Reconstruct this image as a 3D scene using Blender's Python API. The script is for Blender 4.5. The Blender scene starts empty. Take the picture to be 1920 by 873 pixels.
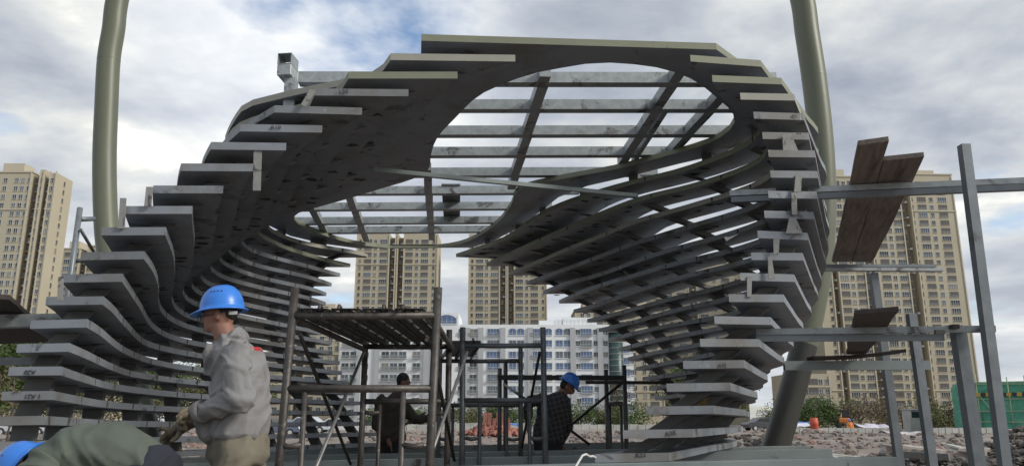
import bpy, bmesh, math, random
from mathutils import Vector, Matrix, noise
from mathutils.geometry import tessellate_polygon
R = math.radians
random.seed(7)
S = bpy.context.scene
COL = S.collection
# ------------------------------------------------------------------ camera
CAM_H = 1.05
PITCH = math.atan((791 - 436.5) / 1480.7)
cam = bpy.data.cameras.new('camera')
camo = bpy.data.objects.new('camera', cam)
COL.objects.link(camo)
camo.location = (0, 0, CAM_H)
camo.rotation_euler = (math.pi / 2 + PITCH, 0, 0)
cam.sensor_width = 36
cam.lens = 1480.7 / 1920 * 36
cam.clip_start = 0.05
cam.clip_end = 6000
S.camera = camo
# ------------------------------------------------------------------ sky and sun
SUN_EL, SUN_AZ = 32, 114          # hazy sun behind the camera's right
W = bpy.data.worlds.new('World')
S.world = W
W.use_nodes = True
nt = W.node_tree
nt.nodes.clear()
def N(tree, kind, **kw):
    n = tree.nodes.new(kind)
    for k, v in kw.items():
        if k.startswith('i_'):
            n.inputs[k[2:].replace('_', ' ')].default_value = v
        else:
            setattr(n, k, v)
    return n
def ramp(tree, stops, interp='LINEAR'):
    n = tree.nodes.new('ShaderNodeValToRGB')
    cr = n.color_ramp
    cr.interpolation = interp
    while len(cr.elements) < len(stops):
        cr.elements.new(0.5)
    for e, (p, c) in zip(cr.elements, stops):
        e.position = p
        e.color = (c, c, c, 1) if not isinstance(c, (tuple, list)) else (*c, 1)
    return n
def sky_world():
    L = nt.links.new
    sky = N(nt, 'ShaderNodeTexSky', sky_type='NISHITA', sun_disc=False, sun_elevation=R(SUN_EL),
            sun_rotation=R(SUN_AZ), air_density=1.0, dust_density=1.2, ozone_density=1.5)
    skm = N(nt, 'ShaderNodeVectorMath', operation='SCALE', i_Scale=0.15)
    L(sky.outputs[0], skm.inputs[0])
    geo = N(nt, 'ShaderNodeTexCoord')
    sep = N(nt, 'ShaderNodeSeparateXYZ')
    L(geo.outputs['Generated'], sep.inputs[0])
    # clouds lie on a flat layer overhead: project the direction on it
    zc = N(nt, 'ShaderNodeMath', operation='MAXIMUM'); L(sep.outputs[2], zc.inputs[0]); zc.inputs[1].default_value = 0.0
    za = N(nt, 'ShaderNodeMath', operation='ADD'); L(zc.outputs[0], za.inputs[0]); za.inputs[1].default_value = 0.16
    dx = N(nt, 'ShaderNodeMath', operation='DIVIDE'); L(sep.outputs[0], dx.inputs[0]); L(za.outputs[0], dx.inputs[1])
    dy = N(nt, 'ShaderNodeMath', operation='DIVIDE'); L(sep.outputs[1], dy.inputs[0]); L(za.outputs[0], dy.inputs[1])
    cv = N(nt, 'ShaderNodeCombineXYZ'); L(dx.outputs[0], cv.inputs[0]); L(dy.outputs[0], cv.inputs[1])
    cv.inputs[2].default_value = 13.29
    big = N(nt, 'ShaderNodeTexNoise', i_Scale=1.1, i_Detail=7.0, i_Roughness=0.55, i_Distortion=0.1)
    L(cv.outputs[0], big.inputs['Vector'])
    off = N(nt, 'ShaderNodeVectorMath', operation='ADD'); L(cv.outputs[0], off.inputs[0]); off.inputs[1].default_value = (4.3, 2.2, 0.4)
    med = N(nt, 'ShaderNodeTexNoise', i_Scale=1.9, i_Detail=9.0, i_Roughness=0.55, i_Distortion=0.15)
    L(off.outputs[0], med.inputs['Vector'])
    # cloud brightness: dull grey bases, cream where the layer is thin
    r1 = ramp(nt, [(0.31, (0.25, 0.285, 0.355)), (0.43, (0.37, 0.405, 0.465)), (0.53, (0.51, 0.535, 0.565)), (0.61, (0.66, 0.67, 0.655)), (0.68, (0.95, 0.94, 0.86)), (0.78, (1.25, 1.22, 1.08))])
    L(med.outputs['Fac'], r1.inputs[0])
    # gaps of blue
    r2 = ramp(nt, [(0.335, 0.0), (0.43, 1.0)])
    L(big.outputs['Fac'], r2.inputs[0])
    # brighter patch of thin cloud ahead on the left
    nv = N(nt, 'ShaderNodeVectorMath', operation='NORMALIZE'); L(geo.outputs['Generated'], nv.inputs[0])
    el, az = R(27), R(-15)
    dt = N(nt, 'ShaderNodeVectorMath', operation='DOT_PRODUCT'); L(nv.outputs[0], dt.inputs[0])
    dt.inputs[1].default_value = (math.sin(az) * math.cos(el), math.cos(az) * math.cos(el), math.sin(el))
    gl = N(nt, 'ShaderNodeMapRange', interpolation_type='SMOOTHSTEP'); L(dt.outputs['Value'], gl.inputs[0])
    gl.inputs[1].default_value = 0.955; gl.inputs[2].default_value = 1.0; gl.inputs[3].default_value = 0.0; gl.inputs[4].default_value = 0.22
    # pale toward the horizon
    hz = N(nt, 'ShaderNodeMapRange', interpolation_type='SMOOTHSTEP'); L(sep.outputs[2], hz.inputs[0])
    hz.inputs[1].default_value = 0.0; hz.inputs[2].default_value = 0.35; hz.inputs[3].default_value = 0.55; hz.inputs[4].default_value = 0.0
    mh = N(nt, 'ShaderNodeMix', data_type='RGBA'); L(hz.outputs[0], mh.inputs[0]); L(r1.outputs[0], mh.inputs[6])
    mh.inputs[7].default_value = (0.60, 0.63, 0.66, 1)
    ad = N(nt, 'ShaderNodeMix', data_type='RGBA', blend_type='ADD'); ad.inputs[0].default_value = 1.0
    L(mh.outputs[2], ad.inputs[6]); L(gl.outputs[0], ad.inputs[7])
    mx = N(nt, 'ShaderNodeMix', data_type='RGBA')
    L(r2.outputs[0], mx.inputs[0]); L(skm.outputs[0], mx.inputs[6]); L(ad.outputs[2], mx.inputs[7])
    bg = N(nt, 'ShaderNodeBackground', i_Strength=1.0)
    L(mx.outputs[2], bg.inputs[0])
    out = N(nt, 'ShaderNodeOutputWorld'); L(bg.outputs[0], out.inputs[0])
sky_world()
sun = bpy.data.lights.new('sun', 'SUN')
sun.energy = 2.3; sun.angle = R(15); sun.color = (1.0, 0.95, 0.86)
suno = bpy.data.objects.new('sun', sun); COL.objects.link(suno)
suno.rotation_euler = Vector((math.sin(R(SUN_AZ)) * math.cos(R(SUN_EL)), math.cos(R(SUN_AZ)) * math.cos(R(SUN_EL)), math.sin(R(SUN_EL)))).to_track_quat('Z', 'Y').to_euler()
S.view_settings.view_transform = 'Standard'
S.view_settings.look = 'None'
S.view_settings.gamma = 1
S.view_settings.use_curve_mapping = False
S.view_settings.exposure = 0.34
S.cycles.max_bounces = 6
# ------------------------------------------------------------------ helpers
RW = Matrix.Rotation(math.pi / 2 + PITCH, 3, 'X')
def ray(u, v):
    return RW @ Vector(((u - 960) / 1480.7, -(v - 436.5) / 1480.7, -1))
def at(u, v, y):
    """surveyed point: sight line (u, v) met at y metres ahead"""
    d = ray(u, v)
    return Vector((0, 0, CAM_H)) + d * (y / d.y)
def atz(u, v, z):
    d = ray(u, v)
    return Vector((0, 0, CAM_H)) + d * ((z - CAM_H) / d.z)
def link(name, me, parent=None, mat=None):
    o = bpy.data.objects.new(name, me)
    COL.objects.link(o)
    if parent is not None:
        o.parent = parent
    return o
def tag(o, label=None, cat=None, group=None, kind=None):
    if label: o['label'] = label
    if cat: o['category'] = cat
    if group: o['group'] = group
    if kind: o['kind'] = kind
    return o
def empty(name, loc, label, cat, group=None, rot=None):
    o = bpy.data.objects.new(name, None)
    COL.objects.link(o)
    o.location = loc
    o.empty_display_size = 0.2
    if rot: o.rotation_euler = rot
    return tag(o, label, cat, group)
class MB:
    """collects simple solids and links them as one mesh"""
    def __init__(s, mats=None):
        s.v, s.f, s.m, s.sm = [], [], [], []
        s.mats = mats if isinstance(mats, (list, tuple)) else [mats]
    def add(s, vs, fs, m=0, smooth=False):
        b = len(s.v)
        s.v += [tuple(p) for p in vs]
        s.f += [tuple(i + b for i in f) for f in fs]
        s.m += [m] * len(fs)
        s.sm += [smooth] * len(fs)
        return s
    def box(s, c, d, m=0, rot=None):
        hx, hy, hz = d[0] / 2, d[1] / 2, d[2] / 2
        vs = [Vector((x, y, z)) for z in (-hz, hz) for x, y in ((-hx, -hy), (hx, -hy), (hx, hy), (-hx, hy))]
        if rot is not None: vs = [rot @ v for v in vs]
        vs = [v + Vector(c) for v in vs]
        return s.add(vs, [(3, 2, 1, 0), (4, 5, 6, 7), (0, 1, 5, 4), (1, 2, 6, 5), (2, 3, 7, 6), (3, 0, 4, 7)], m)
    def hexa(s, b, t, m=0):
        return s.add(list(b) + list(t), [(3, 2, 1, 0), (4, 5, 6, 7), (0, 1, 5, 4), (1, 2, 6, 5), (2, 3, 7, 6), (3, 0, 4, 7)], m)
    def frame_of(s, d, up):
        d = d.normalized(); up = Vector(up)
        if abs(d.dot(up)) > 0.98: up = Vector((0, 1, 0)) if abs(d.y) < 0.9 else Vector((1, 0, 0))
        x = d.cross(up).normalized(); z = x.cross(d)
        return x, z
    def beam(s, p0, p1, w, h=None, m=0, up=(0, 0, 1), open_end=False):
        p0, p1 = Vector(p0), Vector(p1); h = h or w
        x, z = s.frame_of(p1 - p0, up)
        r = [(-w / 2, -h / 2), (w / 2, -h / 2), (w / 2, h / 2), (-w / 2, h / 2)]
        vs = [p + x * a + z * b for p in (p0, p1) for a, b in r]
        fs = [(0, 1, 5, 4), (1, 2, 6, 5), (2, 3, 7, 6), (3, 0, 4, 7)]
        if open_end:
            t = 0.006; k = min(w, h) - 2 * t
            ri = [(a * (w - 2 * t) / w, b * (h - 2 * t) / h) for a, b in r]
            vs += [p + x * a + z * b for p in (p0, p1) for a, b in ri]
            fs += [(12, 13, 9, 8), (13, 14, 10, 9), (14, 15, 11, 10), (15, 12, 8, 11)]
            for i in range(4):
                j = (i + 1) % 4
                fs += [(j, i, 8 + i, 8 + j), (4 + i, 4 + j, 12 + j, 12 + i)]
        else:
            fs += [(3, 2, 1, 0), (4, 5, 6, 7)]
        return s.add(vs, fs, m)
    def tube(s, pts, r, n=10, m=0, caps=True):
        pts = [Vector(p) for p in pts]
        rs = r if isinstance(r, (list, tuple)) else [r] * len(pts)
        vs, fs = [], []
        x = None
        for i, p in enumerate(pts):
            d = (pts[min(i + 1, len(pts) - 1)] - pts[max(i - 1, 0)]).normalized()
            if x is None:
                x, z = s.frame_of(d, (0, 0, 1))
            else:
                x = (x - d * x.dot(d)).normalized(); z = x.cross(d)
            for k in range(n):
                a = 2 * math.pi * k / n
                vs.append(p + (x * math.cos(a) + z * math.sin(a)) * rs[i])
        for i in range(len(pts) - 1):
            for k in range(n):
                k2 = (k + 1) % n
                fs.append((i * n + k, i * n + k2, (i + 1) * n + k2, (i + 1) * n + k))
        s.add(vs, fs, m, True)
        if caps:
            b = len(s.v) - len(vs)
            s.f += [tuple(b + k for k in range(n))[::-1], tuple(b + (len(pts) - 1) * n + k for k in range(n))]
            s.m += [m, m]; s.sm += [False, False]
        return s
    def prism(s, poly, z0, z1, m=0):
        n = len(poly)
        vs = [(p[0], p[1], z0) for p in poly] + [(p[0], p[1], z1) for p in poly]
        fs = [tuple(range(n))[::-1], tuple(range(n, 2 * n))] + [(i, (i + 1) % n, n + (i + 1) % n, n + i) for i in range(n)]
        return s.add(vs, fs, m)
    def mesh(s, name):
        me = bpy.data.meshes.new(name)
        me.from_pydata(s.v, [], s.f)
        for mt in s.mats: me.materials.append(mt)
        me.polygons.foreach_set('material_index', s.m)
        me.polygons.foreach_set('use_smooth', s.sm)
        bm = bmesh.new(); bm.from_mesh(me); bmesh.ops.recalc_face_normals(bm, faces=bm.faces); bm.to_mesh(me); bm.free()
        return me
    def build(s, name, parent=None, bevel=0):
        o = link(name, s.mesh(name), parent)
        if bevel:
            b = o.modifiers.new('edge', 'BEVEL'); b.width = bevel; b.segments = 1; b.limit_method = 'ANGLE'
        return o
def material(name, col, rough=0.6, metal=0.0, var=0.15, scale=6.0, bump=0.0, bscale=30.0, spots=None, coords='Object', grain=None, spec=0.5, stretch=None):
    m = bpy.data.materials.new(name); m.use_nodes = True
    t = m.node_tree; L = t.links.new
    b = t.nodes['Principled BSDF']
    b.inputs['Roughness'].default_value = rough
    b.inputs['Metallic'].default_value = metal
    b.inputs['Specular IOR Level'].default_value = spec
    tc = N(t, 'ShaderNodeTexCoord')
    vec = tc.outputs[coords]
    if stretch:
        mp = N(t, 'ShaderNodeMapping'); mp.inputs['Scale'].default_value = stretch; L(vec, mp.inputs[0]); vec = mp.outputs[0]
    n1 = N(t, 'ShaderNodeTexNoise', i_Scale=scale, i_Detail=6.0, i_Roughness=0.62)
    L(vec, n1.inputs['Vector'])
    lo = tuple(c * (1 - var) for c in col); hi = tuple(min(1, c * (1 + var)) for c in col)
    r1 = ramp(t, [(0.3, lo), (0.7, hi)]); L(n1.outputs['Fac'], r1.inputs[0])
    cur = r1.outputs[0]
    if spots:                                   # stains, rust, weld burns: (colour, scale, low, high)
        for i, (sc, ss, a, c) in enumerate(spots):
            ad = N(t, 'ShaderNodeVectorMath', operation='ADD'); L(vec, ad.inputs[0]); ad.inputs[1].default_value = (3.1 * i + 1.7, 5.3 * i, 2.9)
            n2 = N(t, 'ShaderNodeTexNoise', i_Scale=ss, i_Detail=5.0, i_Roughness=0.65, i_Distortion=0.6); L(ad.outputs[0], n2.inputs['Vector'])
            r2 = ramp(t, [(a, 0.0), (c, 1.0)]); L(n2.outputs['Fac'], r2.inputs[0])
            mx = N(t, 'ShaderNodeMix', data_type='RGBA'); L(r2.outputs[0], mx.inputs[0]); L(cur, mx.inputs[6]); mx.inputs[7].default_value = (*sc, 1)
            cur = mx.outputs[2]
    L(cur, b.inputs['Base Color'])
    rr = N(t, 'ShaderNodeMapRange'); L(n1.outputs['Fac'], rr.inputs[0])
    rr.inputs[3].default_value = max(0.05, rough - 0.12); rr.inputs[4].default_value = min(1, rough + 0.12)
    L(rr.outputs[0], b.inputs['Roughness'])
    if bump:
        n3 = N(t, 'ShaderNodeTexNoise', i_Scale=bscale, i_Detail=5.0, i_Roughness=0.6); L(vec, n3.inputs['Vector'])
        bp = N(t, 'ShaderNodeBump', i_Strength=bump, i_Distance=0.02); L(n3.outputs['Fac'], bp.inputs['Height']); L(bp.outputs[0], b.inputs['Normal'])
    return m
M = {}
M['fin'] = material('grey_primer_steel', (0.21, 0.23, 0.258), 0.5, 0, 0.12, 2.2, 0.08, 60, spots=[((0.15, 0.142, 0.125), 1.1, 0.47, 0.68), ((0.065, 0.062, 0.058), 3.6, 0.575, 0.66), ((0.30, 0.31, 0.31), 9.0, 0.63, 0.72)])
M['fin_olive'] = material('olive_edge_steel', (0.19, 0.20, 0.14), 0.55, 0, 0.10, 3.0, 0.05, 60, spots=[((0.10, 0.10, 0.09), 3.2, 0.66, 0.74)])
M['fin_pale'] = material('pale_edge_steel', (0.30, 0.295, 0.25), 0.55, 0, 0.10, 3.0, 0.05, 60, spots=[((0.10, 0.10, 0.09), 3.2, 0.66, 0.74)])
M['rib'] = material('dark_steel_rib', (0.12, 0.12, 0.115), 0.5, 0.1, 0.25, 4.0)
M['weld'] = material('weld_burn', (0.035, 0.033, 0.03), 0.7, 0, 0.4, 40)
M['galv'] = material('galvanised_steel', (0.31, 0.335, 0.34), 0.5, 0.3, 0.2, 14, 0.05, 40, spots=[((0.09, 0.085, 0.08), 4.0, 0.56, 0.66), ((0.17, 0.115, 0.08), 2.6, 0.64, 0.76)])
M['base'] = material('grey_green_base_steel', (0.20, 0.235, 0.235), 0.5, 0.1, 0.12, 4, 0.04, 40, spots=[((0.06, 0.06, 0.055), 2.2, 0.62, 0.68)])
M['post'] = material('blue_grey_tube', (0.165, 0.185, 0.20), 0.45, 0.3, 0.15, 8, 0.04, 40, spots=[((0.07, 0.06, 0.055), 4.0, 0.64, 0.72)])
M['pipe'] = material('olive_painted_pipe', (0.112, 0.122, 0.080), 0.45, 0, 0.14, 2.0, 0.02, 20, spots=[((0.11, 0.115, 0.08), 1.3, 0.48, 0.7), ((0.24, 0.235, 0.19), 5.0, 0.62, 0.75)], stretch=(1, 1, 0.15))
M['pipe_foot_shade'] = material('shade_toned_pipe', (0.030, 0.030, 0.025), 0.4, 0, 0.3, 2.0, 0.02, 20, spots=[((0.06, 0.06, 0.045), 1.6, 0.52, 0.7)], stretch=(1, 1, 0.2))  # shade and dark reflection on the leaning foot, put into the colour
M['ink'] = material('marker_ink', (0.03, 0.03, 0.035), 0.7, 0, 0.1, 30)
M['scaf'] = material('rusty_scaffold_tube', (0.080, 0.072, 0.066), 0.5, 0.4, 0.35, 18, 0.15, 60, spots=[((0.20, 0.19, 0.18), 9.0, 0.62, 0.68), ((0.02, 0.05, 0.14), 2.5, 0.72, 0.76)])
M['scafg'] = material('grey_scaffold_tube', (0.11, 0.12, 0.125), 0.45, 0.4, 0.3, 18, 0.1, 60, spots=[((0.10, 0.06, 0.035), 6.0, 0.6, 0.68)])
M['brace'] = material('pale_brace_tube', (0.20, 0.20, 0.195), 0.45, 0.5, 0.2, 14)
M['black'] = material('dark_brace_tube', (0.03, 0.028, 0.026), 0.5, 0.3, 0.3, 14)
M['wood'] = material('weathered_plank_timber', (0.165, 0.135, 0.115), 0.85, 0, 0.3, 3.0, 0.25, 30, spots=[((0.07, 0.055, 0.045), 2.0, 0.52, 0.72), ((0.26, 0.24, 0.22), 1.2, 0.6, 0.75)], stretch=(9, 0.7, 9))
M['darkwood'] = material('dark_plank_timber', (0.055, 0.045, 0.04), 0.85, 0, 0.3, 3.0, 0.25, 30, stretch=(9, 0.7, 9))

def vary_tone(m, amt):
    """each piece a little lighter or darker than its neighbour"""
    t = m.node_tree; L = t.links.new
    b = t.nodes['Principled BSDF']; src = b.inputs['Base Color'].links[0].from_socket
    oi = N(t, 'ShaderNodeObjectInfo'); mr = N(t, 'ShaderNodeMapRange'); L(oi.outputs['Random'], mr.inputs[0]); mr.inputs[3].default_value = 1 - amt; mr.inputs[4].default_value = 1 + amt
    vm = N(t, 'ShaderNodeVectorMath', operation='SCALE'); L(src, vm.inputs[0]); L(mr.outputs[0], vm.inputs['Scale']); L(vm.outputs[0], b.inputs['Base Color'])
for k_, a_ in (('fin', .13), ('fin_olive', .1), ('galv', .15), ('post', .12), ('scaf', .2), ('scafg', .2), ('wood', .15), ('rib', .2), ('base', .1)):
    vary_tone(M[k_], a_)
# ------------------------------------------------------------------ the pavilion frame
# The frame was surveyed plate by plate from sight lines; the whole steelwork leans by about a degree.
FP, FR, FF = 0.2415, -0.0178, 1480.7
TH = 0.06; Z0 = -0.198; DZ = 0.167
RS = Matrix.Rotation(math.pi / 2 + FP, 3, 'X') @ Matrix.Rotation(FR, 3, 'Z')
def sray(u, v):
    return RS @ Vector(((u - 960) / FF, -(v - 436.5) / FF, -1))
def sp(u, v, z):
    d = sray(u, v); d = d * (z / d.z)
    return Vector((d.x, d.y))
def sline(u, v, a, b):
    d = sray(u, v); t = a / (d.y - b * d.x)
    return Vector((d.x * t, d.y * t))
def zt(k): return Z0 + DZ * k
FL = {20:(790,64,None,None),19:(732.5,100,966,103),18:(654,134.5,858,134.5),17:(590,166,766,167.5),16:(515,197.5,679,202),15:(451,232.5,604.5,235),14:(396,266,537,268),13:(339.5,306,475,307),12:(287.5,347.5,419,348),11:(235,386,361,386),10:(191,426,311,425.5),9:(152,472.5,271,470.5),8:(117,514,230,512.5),7:(87,556,194,555),6:(58,600,164,597.5),5:(32,644.5,130.5,642.5),4:(17,688,115,687.5),3:(4,734,99.5,732.5),2:(-10,776,84,775.5),1:(-18,821,76,821),0:(-24,866,70,866)}
FRT = {19:(1294,103,1426,113),18:(1335,141,1465,146),17:(1387.5,174,1489,176),16:(1412.5,209.5,1506,212.5),15:(1429,247.5,1516,249),14:(1440,281,1527.5,282),13:(1444,319.5,1532.5,320.5),12:(1440,357.5,1531,359),11:(1432.5,394.5,1525,397),10:(1420,432,1514,436),9:(1408,473,1505,474),8:(1387.5,511,1489,514),7:(1366,551,1469,551.5),6:(1339,592,1445,594),5:(1312,634.5,1422.5,635),4:(1280.5,676.5,1395,677),3:(1249.5,720,1369,720.5),2:(1210,761,1337,761),1:(1167.5,804,1299,805),0:(1115,844,1254,844)}
# inner edges of the left wall (lower arris), nearest to farthest
IL = {
19:[(905,128),(880,142),(830,170),(787,210),(762,235),(730,267),(700,317),(675,347),(640,367),(600,382),(540,403),(510,415),(497,425),(510,437),(540,450),(565,457.5),(615,467.5),(665,474.5)],
18:[None,(479,437),(510,455),(540,469),(575,480),(615,491)],
17:[None,(449,450),(457,462),(467,471),(510,485),(577,502)],
16:[None,(425,469),(435,480),(455,491),(485,502.5),(530,511.5),(580,522.5)],
15:[None,(409,485),(420,497.5),(447,510),(485,522.5),(535,534),(580,543)],
14:[None,(392,501),(400,512),(415,522),(447,532),(510,547),(580,562)],
13:[None,(375,519),(382,530),(395,538),(455,553),(510,565),(547,572)],
12:[None,(358,532),(365,547),(380,556),(460,574),(500,583),(545,592)],
11:[None,(342,544),(347,560),(365,573),(450,596),(500,606),(535,613)],
10:[(325,480),(327.5,510),(325.5,540),(321.5,560),(329,580),(347,594),(369,602),(463,620),(540,632)],
9:[(285,505),(295,530),(297.5,550),(297,572),(306,590),(331,608),(365,620),(406,630),(540,652)],
8:[(246,553),(260,575),(265,582),(275,602),(287,617),(305,629),(330,639),(385,651),(540,672)],
7:[(210,584),(225,602),(242,620),(257,636),(275,649),(300,656),(325,662),(390,673),(540,691)],
6:[(185,626),(205,642.5),(225,657.5),(250,670),(275,679.5),(300,685.5),(325,689.5),(392,698),(540,711)],
5:[(160,671),(190,685),(220,697.5),(250,706.5),(300,714.5),(350,719.5),(392,722.5)],
4:[(140,711),(170,720),(200,728),(240,734.5),(280,739)],
}
EL = {19:(690,479),18:(657,496),17:(638,515),16:(622,532),15:(612,550),14:(611,568),13:(610,584),12:(606,602),11:(605,623),10:(622,645),9:(624,665),8:(637,684),7:(641,703),6:(654,723),5:(662,743),4:(675,763),3:(685,783),2:(697,802),1:(705,822),0:(712,840)}
# inner edges of the right wall, from the far end forward (mid height of the edge)
IR = {19:[(945,447),(995,413),(1042,386),(1170,345),(1280,319),(1312,307),(1382,281),(1405,266)],
18:[(975,466),(1215,367),(1265,357),(1330,339)],
17:[(1007,491),(1070,464),(1140,437),(1195,413),(1244,400),(1297,385)],
16:[(1060,504),(1120,482),(1180,459),(1235,442),(1310,419),(1380,399)],
15:[(1060,531),(1120,516),(1185,492),(1260,467),(1355,442)],
14:[(1097,544),(1150,527),(1210,510),(1272,492),(1380,467)],
13:[(1122,570),(1172,552),(1235,532),(1285,517),(1380,495)],
12:[(1150,589),(1215,571),(1265,558),(1340,541)],
11:[(1200,600),(1240,588),(1290,576),(1360,561)],
10:[(1215,618),(1265,608),(1360,591)],
9:[(1215,641),(1290,626),(1340,617)],
8:[(1240,658),(1315,645)],7:[(1265,677)],6:[(1295,697)]}
ER = {19:(855,476),18:(912,495),17:(953,510),16:(987,529),15:(1018,547),14:(1048,563),13:(1075,579),12:(1101,599),11:(1122,615),10:(1140,634),9:(1160,653),8:(1176,672),7:(1192,690),6:(1205,708),5:(1217,725),4:(1228,741),3:(1238,757),2:(1246,774),1:(1252,790),0:(1258,806)}
TR = {19:(2.62,7.75),18:(2.74,8.1),17:(2.83,8.3),16:(2.93,8.45),15:(3.0,8.5),14:(3.06,8.6),13:(3.1,8.75),12:(3.13,8.9),11:(3.12,9.1),10:(3.1,9.3),9:(3.03,9.5),8:(2.97,9.7),7:(2.9,9.9),6:(2.82,10.0),5:(2.72,10.2),4:(2.66,10.3),3:(2.6,10.4),2:(2.55,10.5),1:(2.5,10.6),0:(2.45,10.7)}
def crom(P, n):
    """centripetal Catmull-Rom through P, resampled to n points evenly by length"""
    P = [Vector(p) for p in P]
    Q = [P[0] * 2 - P[1]] + P + [P[-1] * 2 - P[-2]]
    out = []
    for i in range(1, len(Q) - 2):
        p0, p1, p2, p3 = Q[i - 1:i + 3]
        t0 = 0; t1 = t0 + max(1e-4, (p1 - p0).length) ** .5; t2 = t1 + max(1e-4, (p2 - p1).length) ** .5; t3 = t2 + max(1e-4, (p3 - p2).length) ** .5
        for j in range(12):
            t = t1 + (t2 - t1) * j / 12
            a1 = p0 * ((t1 - t) / (t1 - t0)) + p1 * ((t - t0) / (t1 - t0)); a2 = p1 * ((t2 - t) / (t2 - t1)) + p2 * ((t - t1) / (t2 - t1)); a3 = p2 * ((t3 - t) / (t3 - t2)) + p3 * ((t - t2) / (t3 - t2))
            b1 = a1 * ((t2 - t) / (t2 - t0)) + a2 * ((t - t0) / (t2 - t0)); b2 = a2 * ((t3 - t) / (t3 - t1)) + a3 * ((t - t1) / (t3 - t1))
            out.append(b1 * ((t2 - t) / (t2 - t1)) + b2 * ((t - t1) / (t2 - t1)))
    out.append(P[-1])
    return resample(out, n)
def resample(out, n):
    d = [0]
    for a, b in zip(out, out[1:]): d.append(d[-1] + (b - a).length)
    res, j = [], 0
    for i in range(n):
        s = d[-1] * i / (n - 1)
        while j < len(d) - 2 and d[j + 1] < s: j += 1
        f = (s - d[j]) / max(1e-9, d[j + 1] - d[j])
        res.append(out[j].lerp(out[j + 1], f))
    return res
NP = 44
def smooth_wall(raw):
    """even the survey noise along each edge and between neighbouring plates"""
    pts = {k: [p.copy() for p in v] for k, v in raw.items()}
    for it in range(2):
        for k in pts:
            v = pts[k]
            pts[k] = [v[0]] + [v[i] * .5 + (v[i - 1] + v[i + 1]) * .25 for i in range(1, NP - 1)] + [v[-1]]
    return pts
WL = {}; WO = {}
def left_front(k):
    u, v, u2, v2 = FL[k]
    if k >= 5:
        return sp(u, v, zt(k)), (sp(u2, v2, zt(k)) if u2 else None)
    return sline(u, v, 5.95, .1231), sline(u2, v2, 5.95, .1231)
def build_left():
    nrm = {}
    def norm(F, T, pts):
        return [((p.x - F.x) / (T.x - F.x), (p.y - F.y) / (T.y - F.y)) for p in pts]
    for k in (10, 19):
        F = left_front(k)[1]
        pts = [sp(u, v, zt(k) - TH) for u, v in IL[k]]
        ti = 3 if k == 10 else 12
        poly = crom([F] + pts[:ti + 1], 9)
        nrm[k] = norm(F, pts[ti], poly)
    raw = {}
    for k in range(19, -1, -1):
        F = left_front(k)[1]
        if k >= 5 or k == 4:
            lst = IL[k]
            if lst[0] is None:
                pts = [sp(u, v, zt(k) - TH) for u, v in lst[1:]]
                T = pts[0]; w = (k - 10) / 9
                mids = [Vector((F.x + (T.x - F.x) * (a[0] * (1 - w) + b[0] * w), F.y + (T.y - F.y) * (a[1] * (1 - w) + b[1] * w))) for a, b in zip(nrm[10][1:-1], nrm[19][1:-1])]
                pts = mids + pts
            else:
                pts = [sp(u, v, zt(k) - TH) for u, v in lst]
        else:
            pts = []
        E = sline(EL[k][0], EL[k][1], 13.58, .0574)
        if k <= 6 and k >= 4:
            pts = [p for p in pts if p.y < 9.0]
            pts += [Vector((-4.0 + .06 * (6 - k), 9.6)), Vector((-3.7 + .07 * (6 - k), 11.0))]
        elif k < 4:
            pts = [p + Vector((.05 * (4 - k) * max(0, (p.y - 9) / 4), 0)) for p in IL4]
            pts = [p + (F - F4) * max(0, 1 - (p.y - 5.5) / 2.5) for p in pts]
        if k == 4: IL4 = pts; F4 = F
        pts = [p for p in pts if p.y < 13.2]
        raw[k] = crom([F] + pts + [E], NP)
    return smooth_wall(raw)
def build_right():
    raw = {}
    for k in range(20):
        u, v, u2, v2 = FRT[k]
        F = sp(u, v, zt(k)) if k >= 5 else sline(u, v, 5.98, .052)
        far = [sp(a, b, zt(k) - TH / 2) for a, b in IR.get(k, [])]
        E = sline(*ER[k], 13.58, .0574)
        T = Vector(TR[k])
        far = [p for p in far if p.y > T.y + .35 and p.y < 13.1]
        if k < 6:
            far = [E.lerp(T, .4) + Vector((.06, 0))]
        m1 = F + Vector((.17, .38)) if k >= 6 else F + Vector((.38, .95))
        m2 = Vector((F.x + (T.x - F.x) * (.56 if k < 16 else .62), F.y + (T.y - F.y) * .5))
        raw[k] = crom([F, m1, m2, T] + far[::-1] + [E], NP)
    return smooth_wall(raw)
WL = build_left(); WRT = build_right()
WIDE_L = {15: .62, 16: .75, 17: .95, 18: 1.25, 19: 1.5}
def outers(inner, side, corner, w, ramp_n):
    out = []
    for i, p in enumerate(inner):
        d = (inner[min(i + 1, NP - 1)] - inner[max(i - 1, 0)]).normalized()
        n = Vector((-d.y, d.x)) if side < 0 else Vector((d.y, -d.x))
        wi = w if not callable(w) else w(i / (NP - 1))
        out.append(p + n * wi)
    off0 = corner - out[0]
    for i in range(ramp_n):
        f = 1 - i / ramp_n
        out[i] = out[i] + off0 * (f * f * (3 - 2 * f))
    for it in range(3):
        out = [out[0]] + [out[i] * .5 + (out[i - 1] + out[i + 1]) * .25 for i in range(1, NP - 1)] + [out[-1]]
    # the far ends are cut square on the back line
    e = out[-1]; out[-1] = Vector((e.x, 13.58 + .0574 * e.x))
    return out
OL, OR_ = {}, {}
def right_rim(k, c, rim):
    sl = .62 if k >= 18 else .5 if k >= 16 else .43 if k > 4 else .40
    m_ = .5 if k == 19 else .62 if k == 18 else .8 if k > 15 else 1
    pts = [c] + [c + Vector((sl * d * m_, d * m_)) for d in (.3, .8, 1.4, 2.0)]
    tail = [p for p in rim if p.y > c.y + 2.7 * m_]
    return crom(pts + tail[::2] + ([] if len(tail) % 2 else [tail[-1]]), NP)
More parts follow.
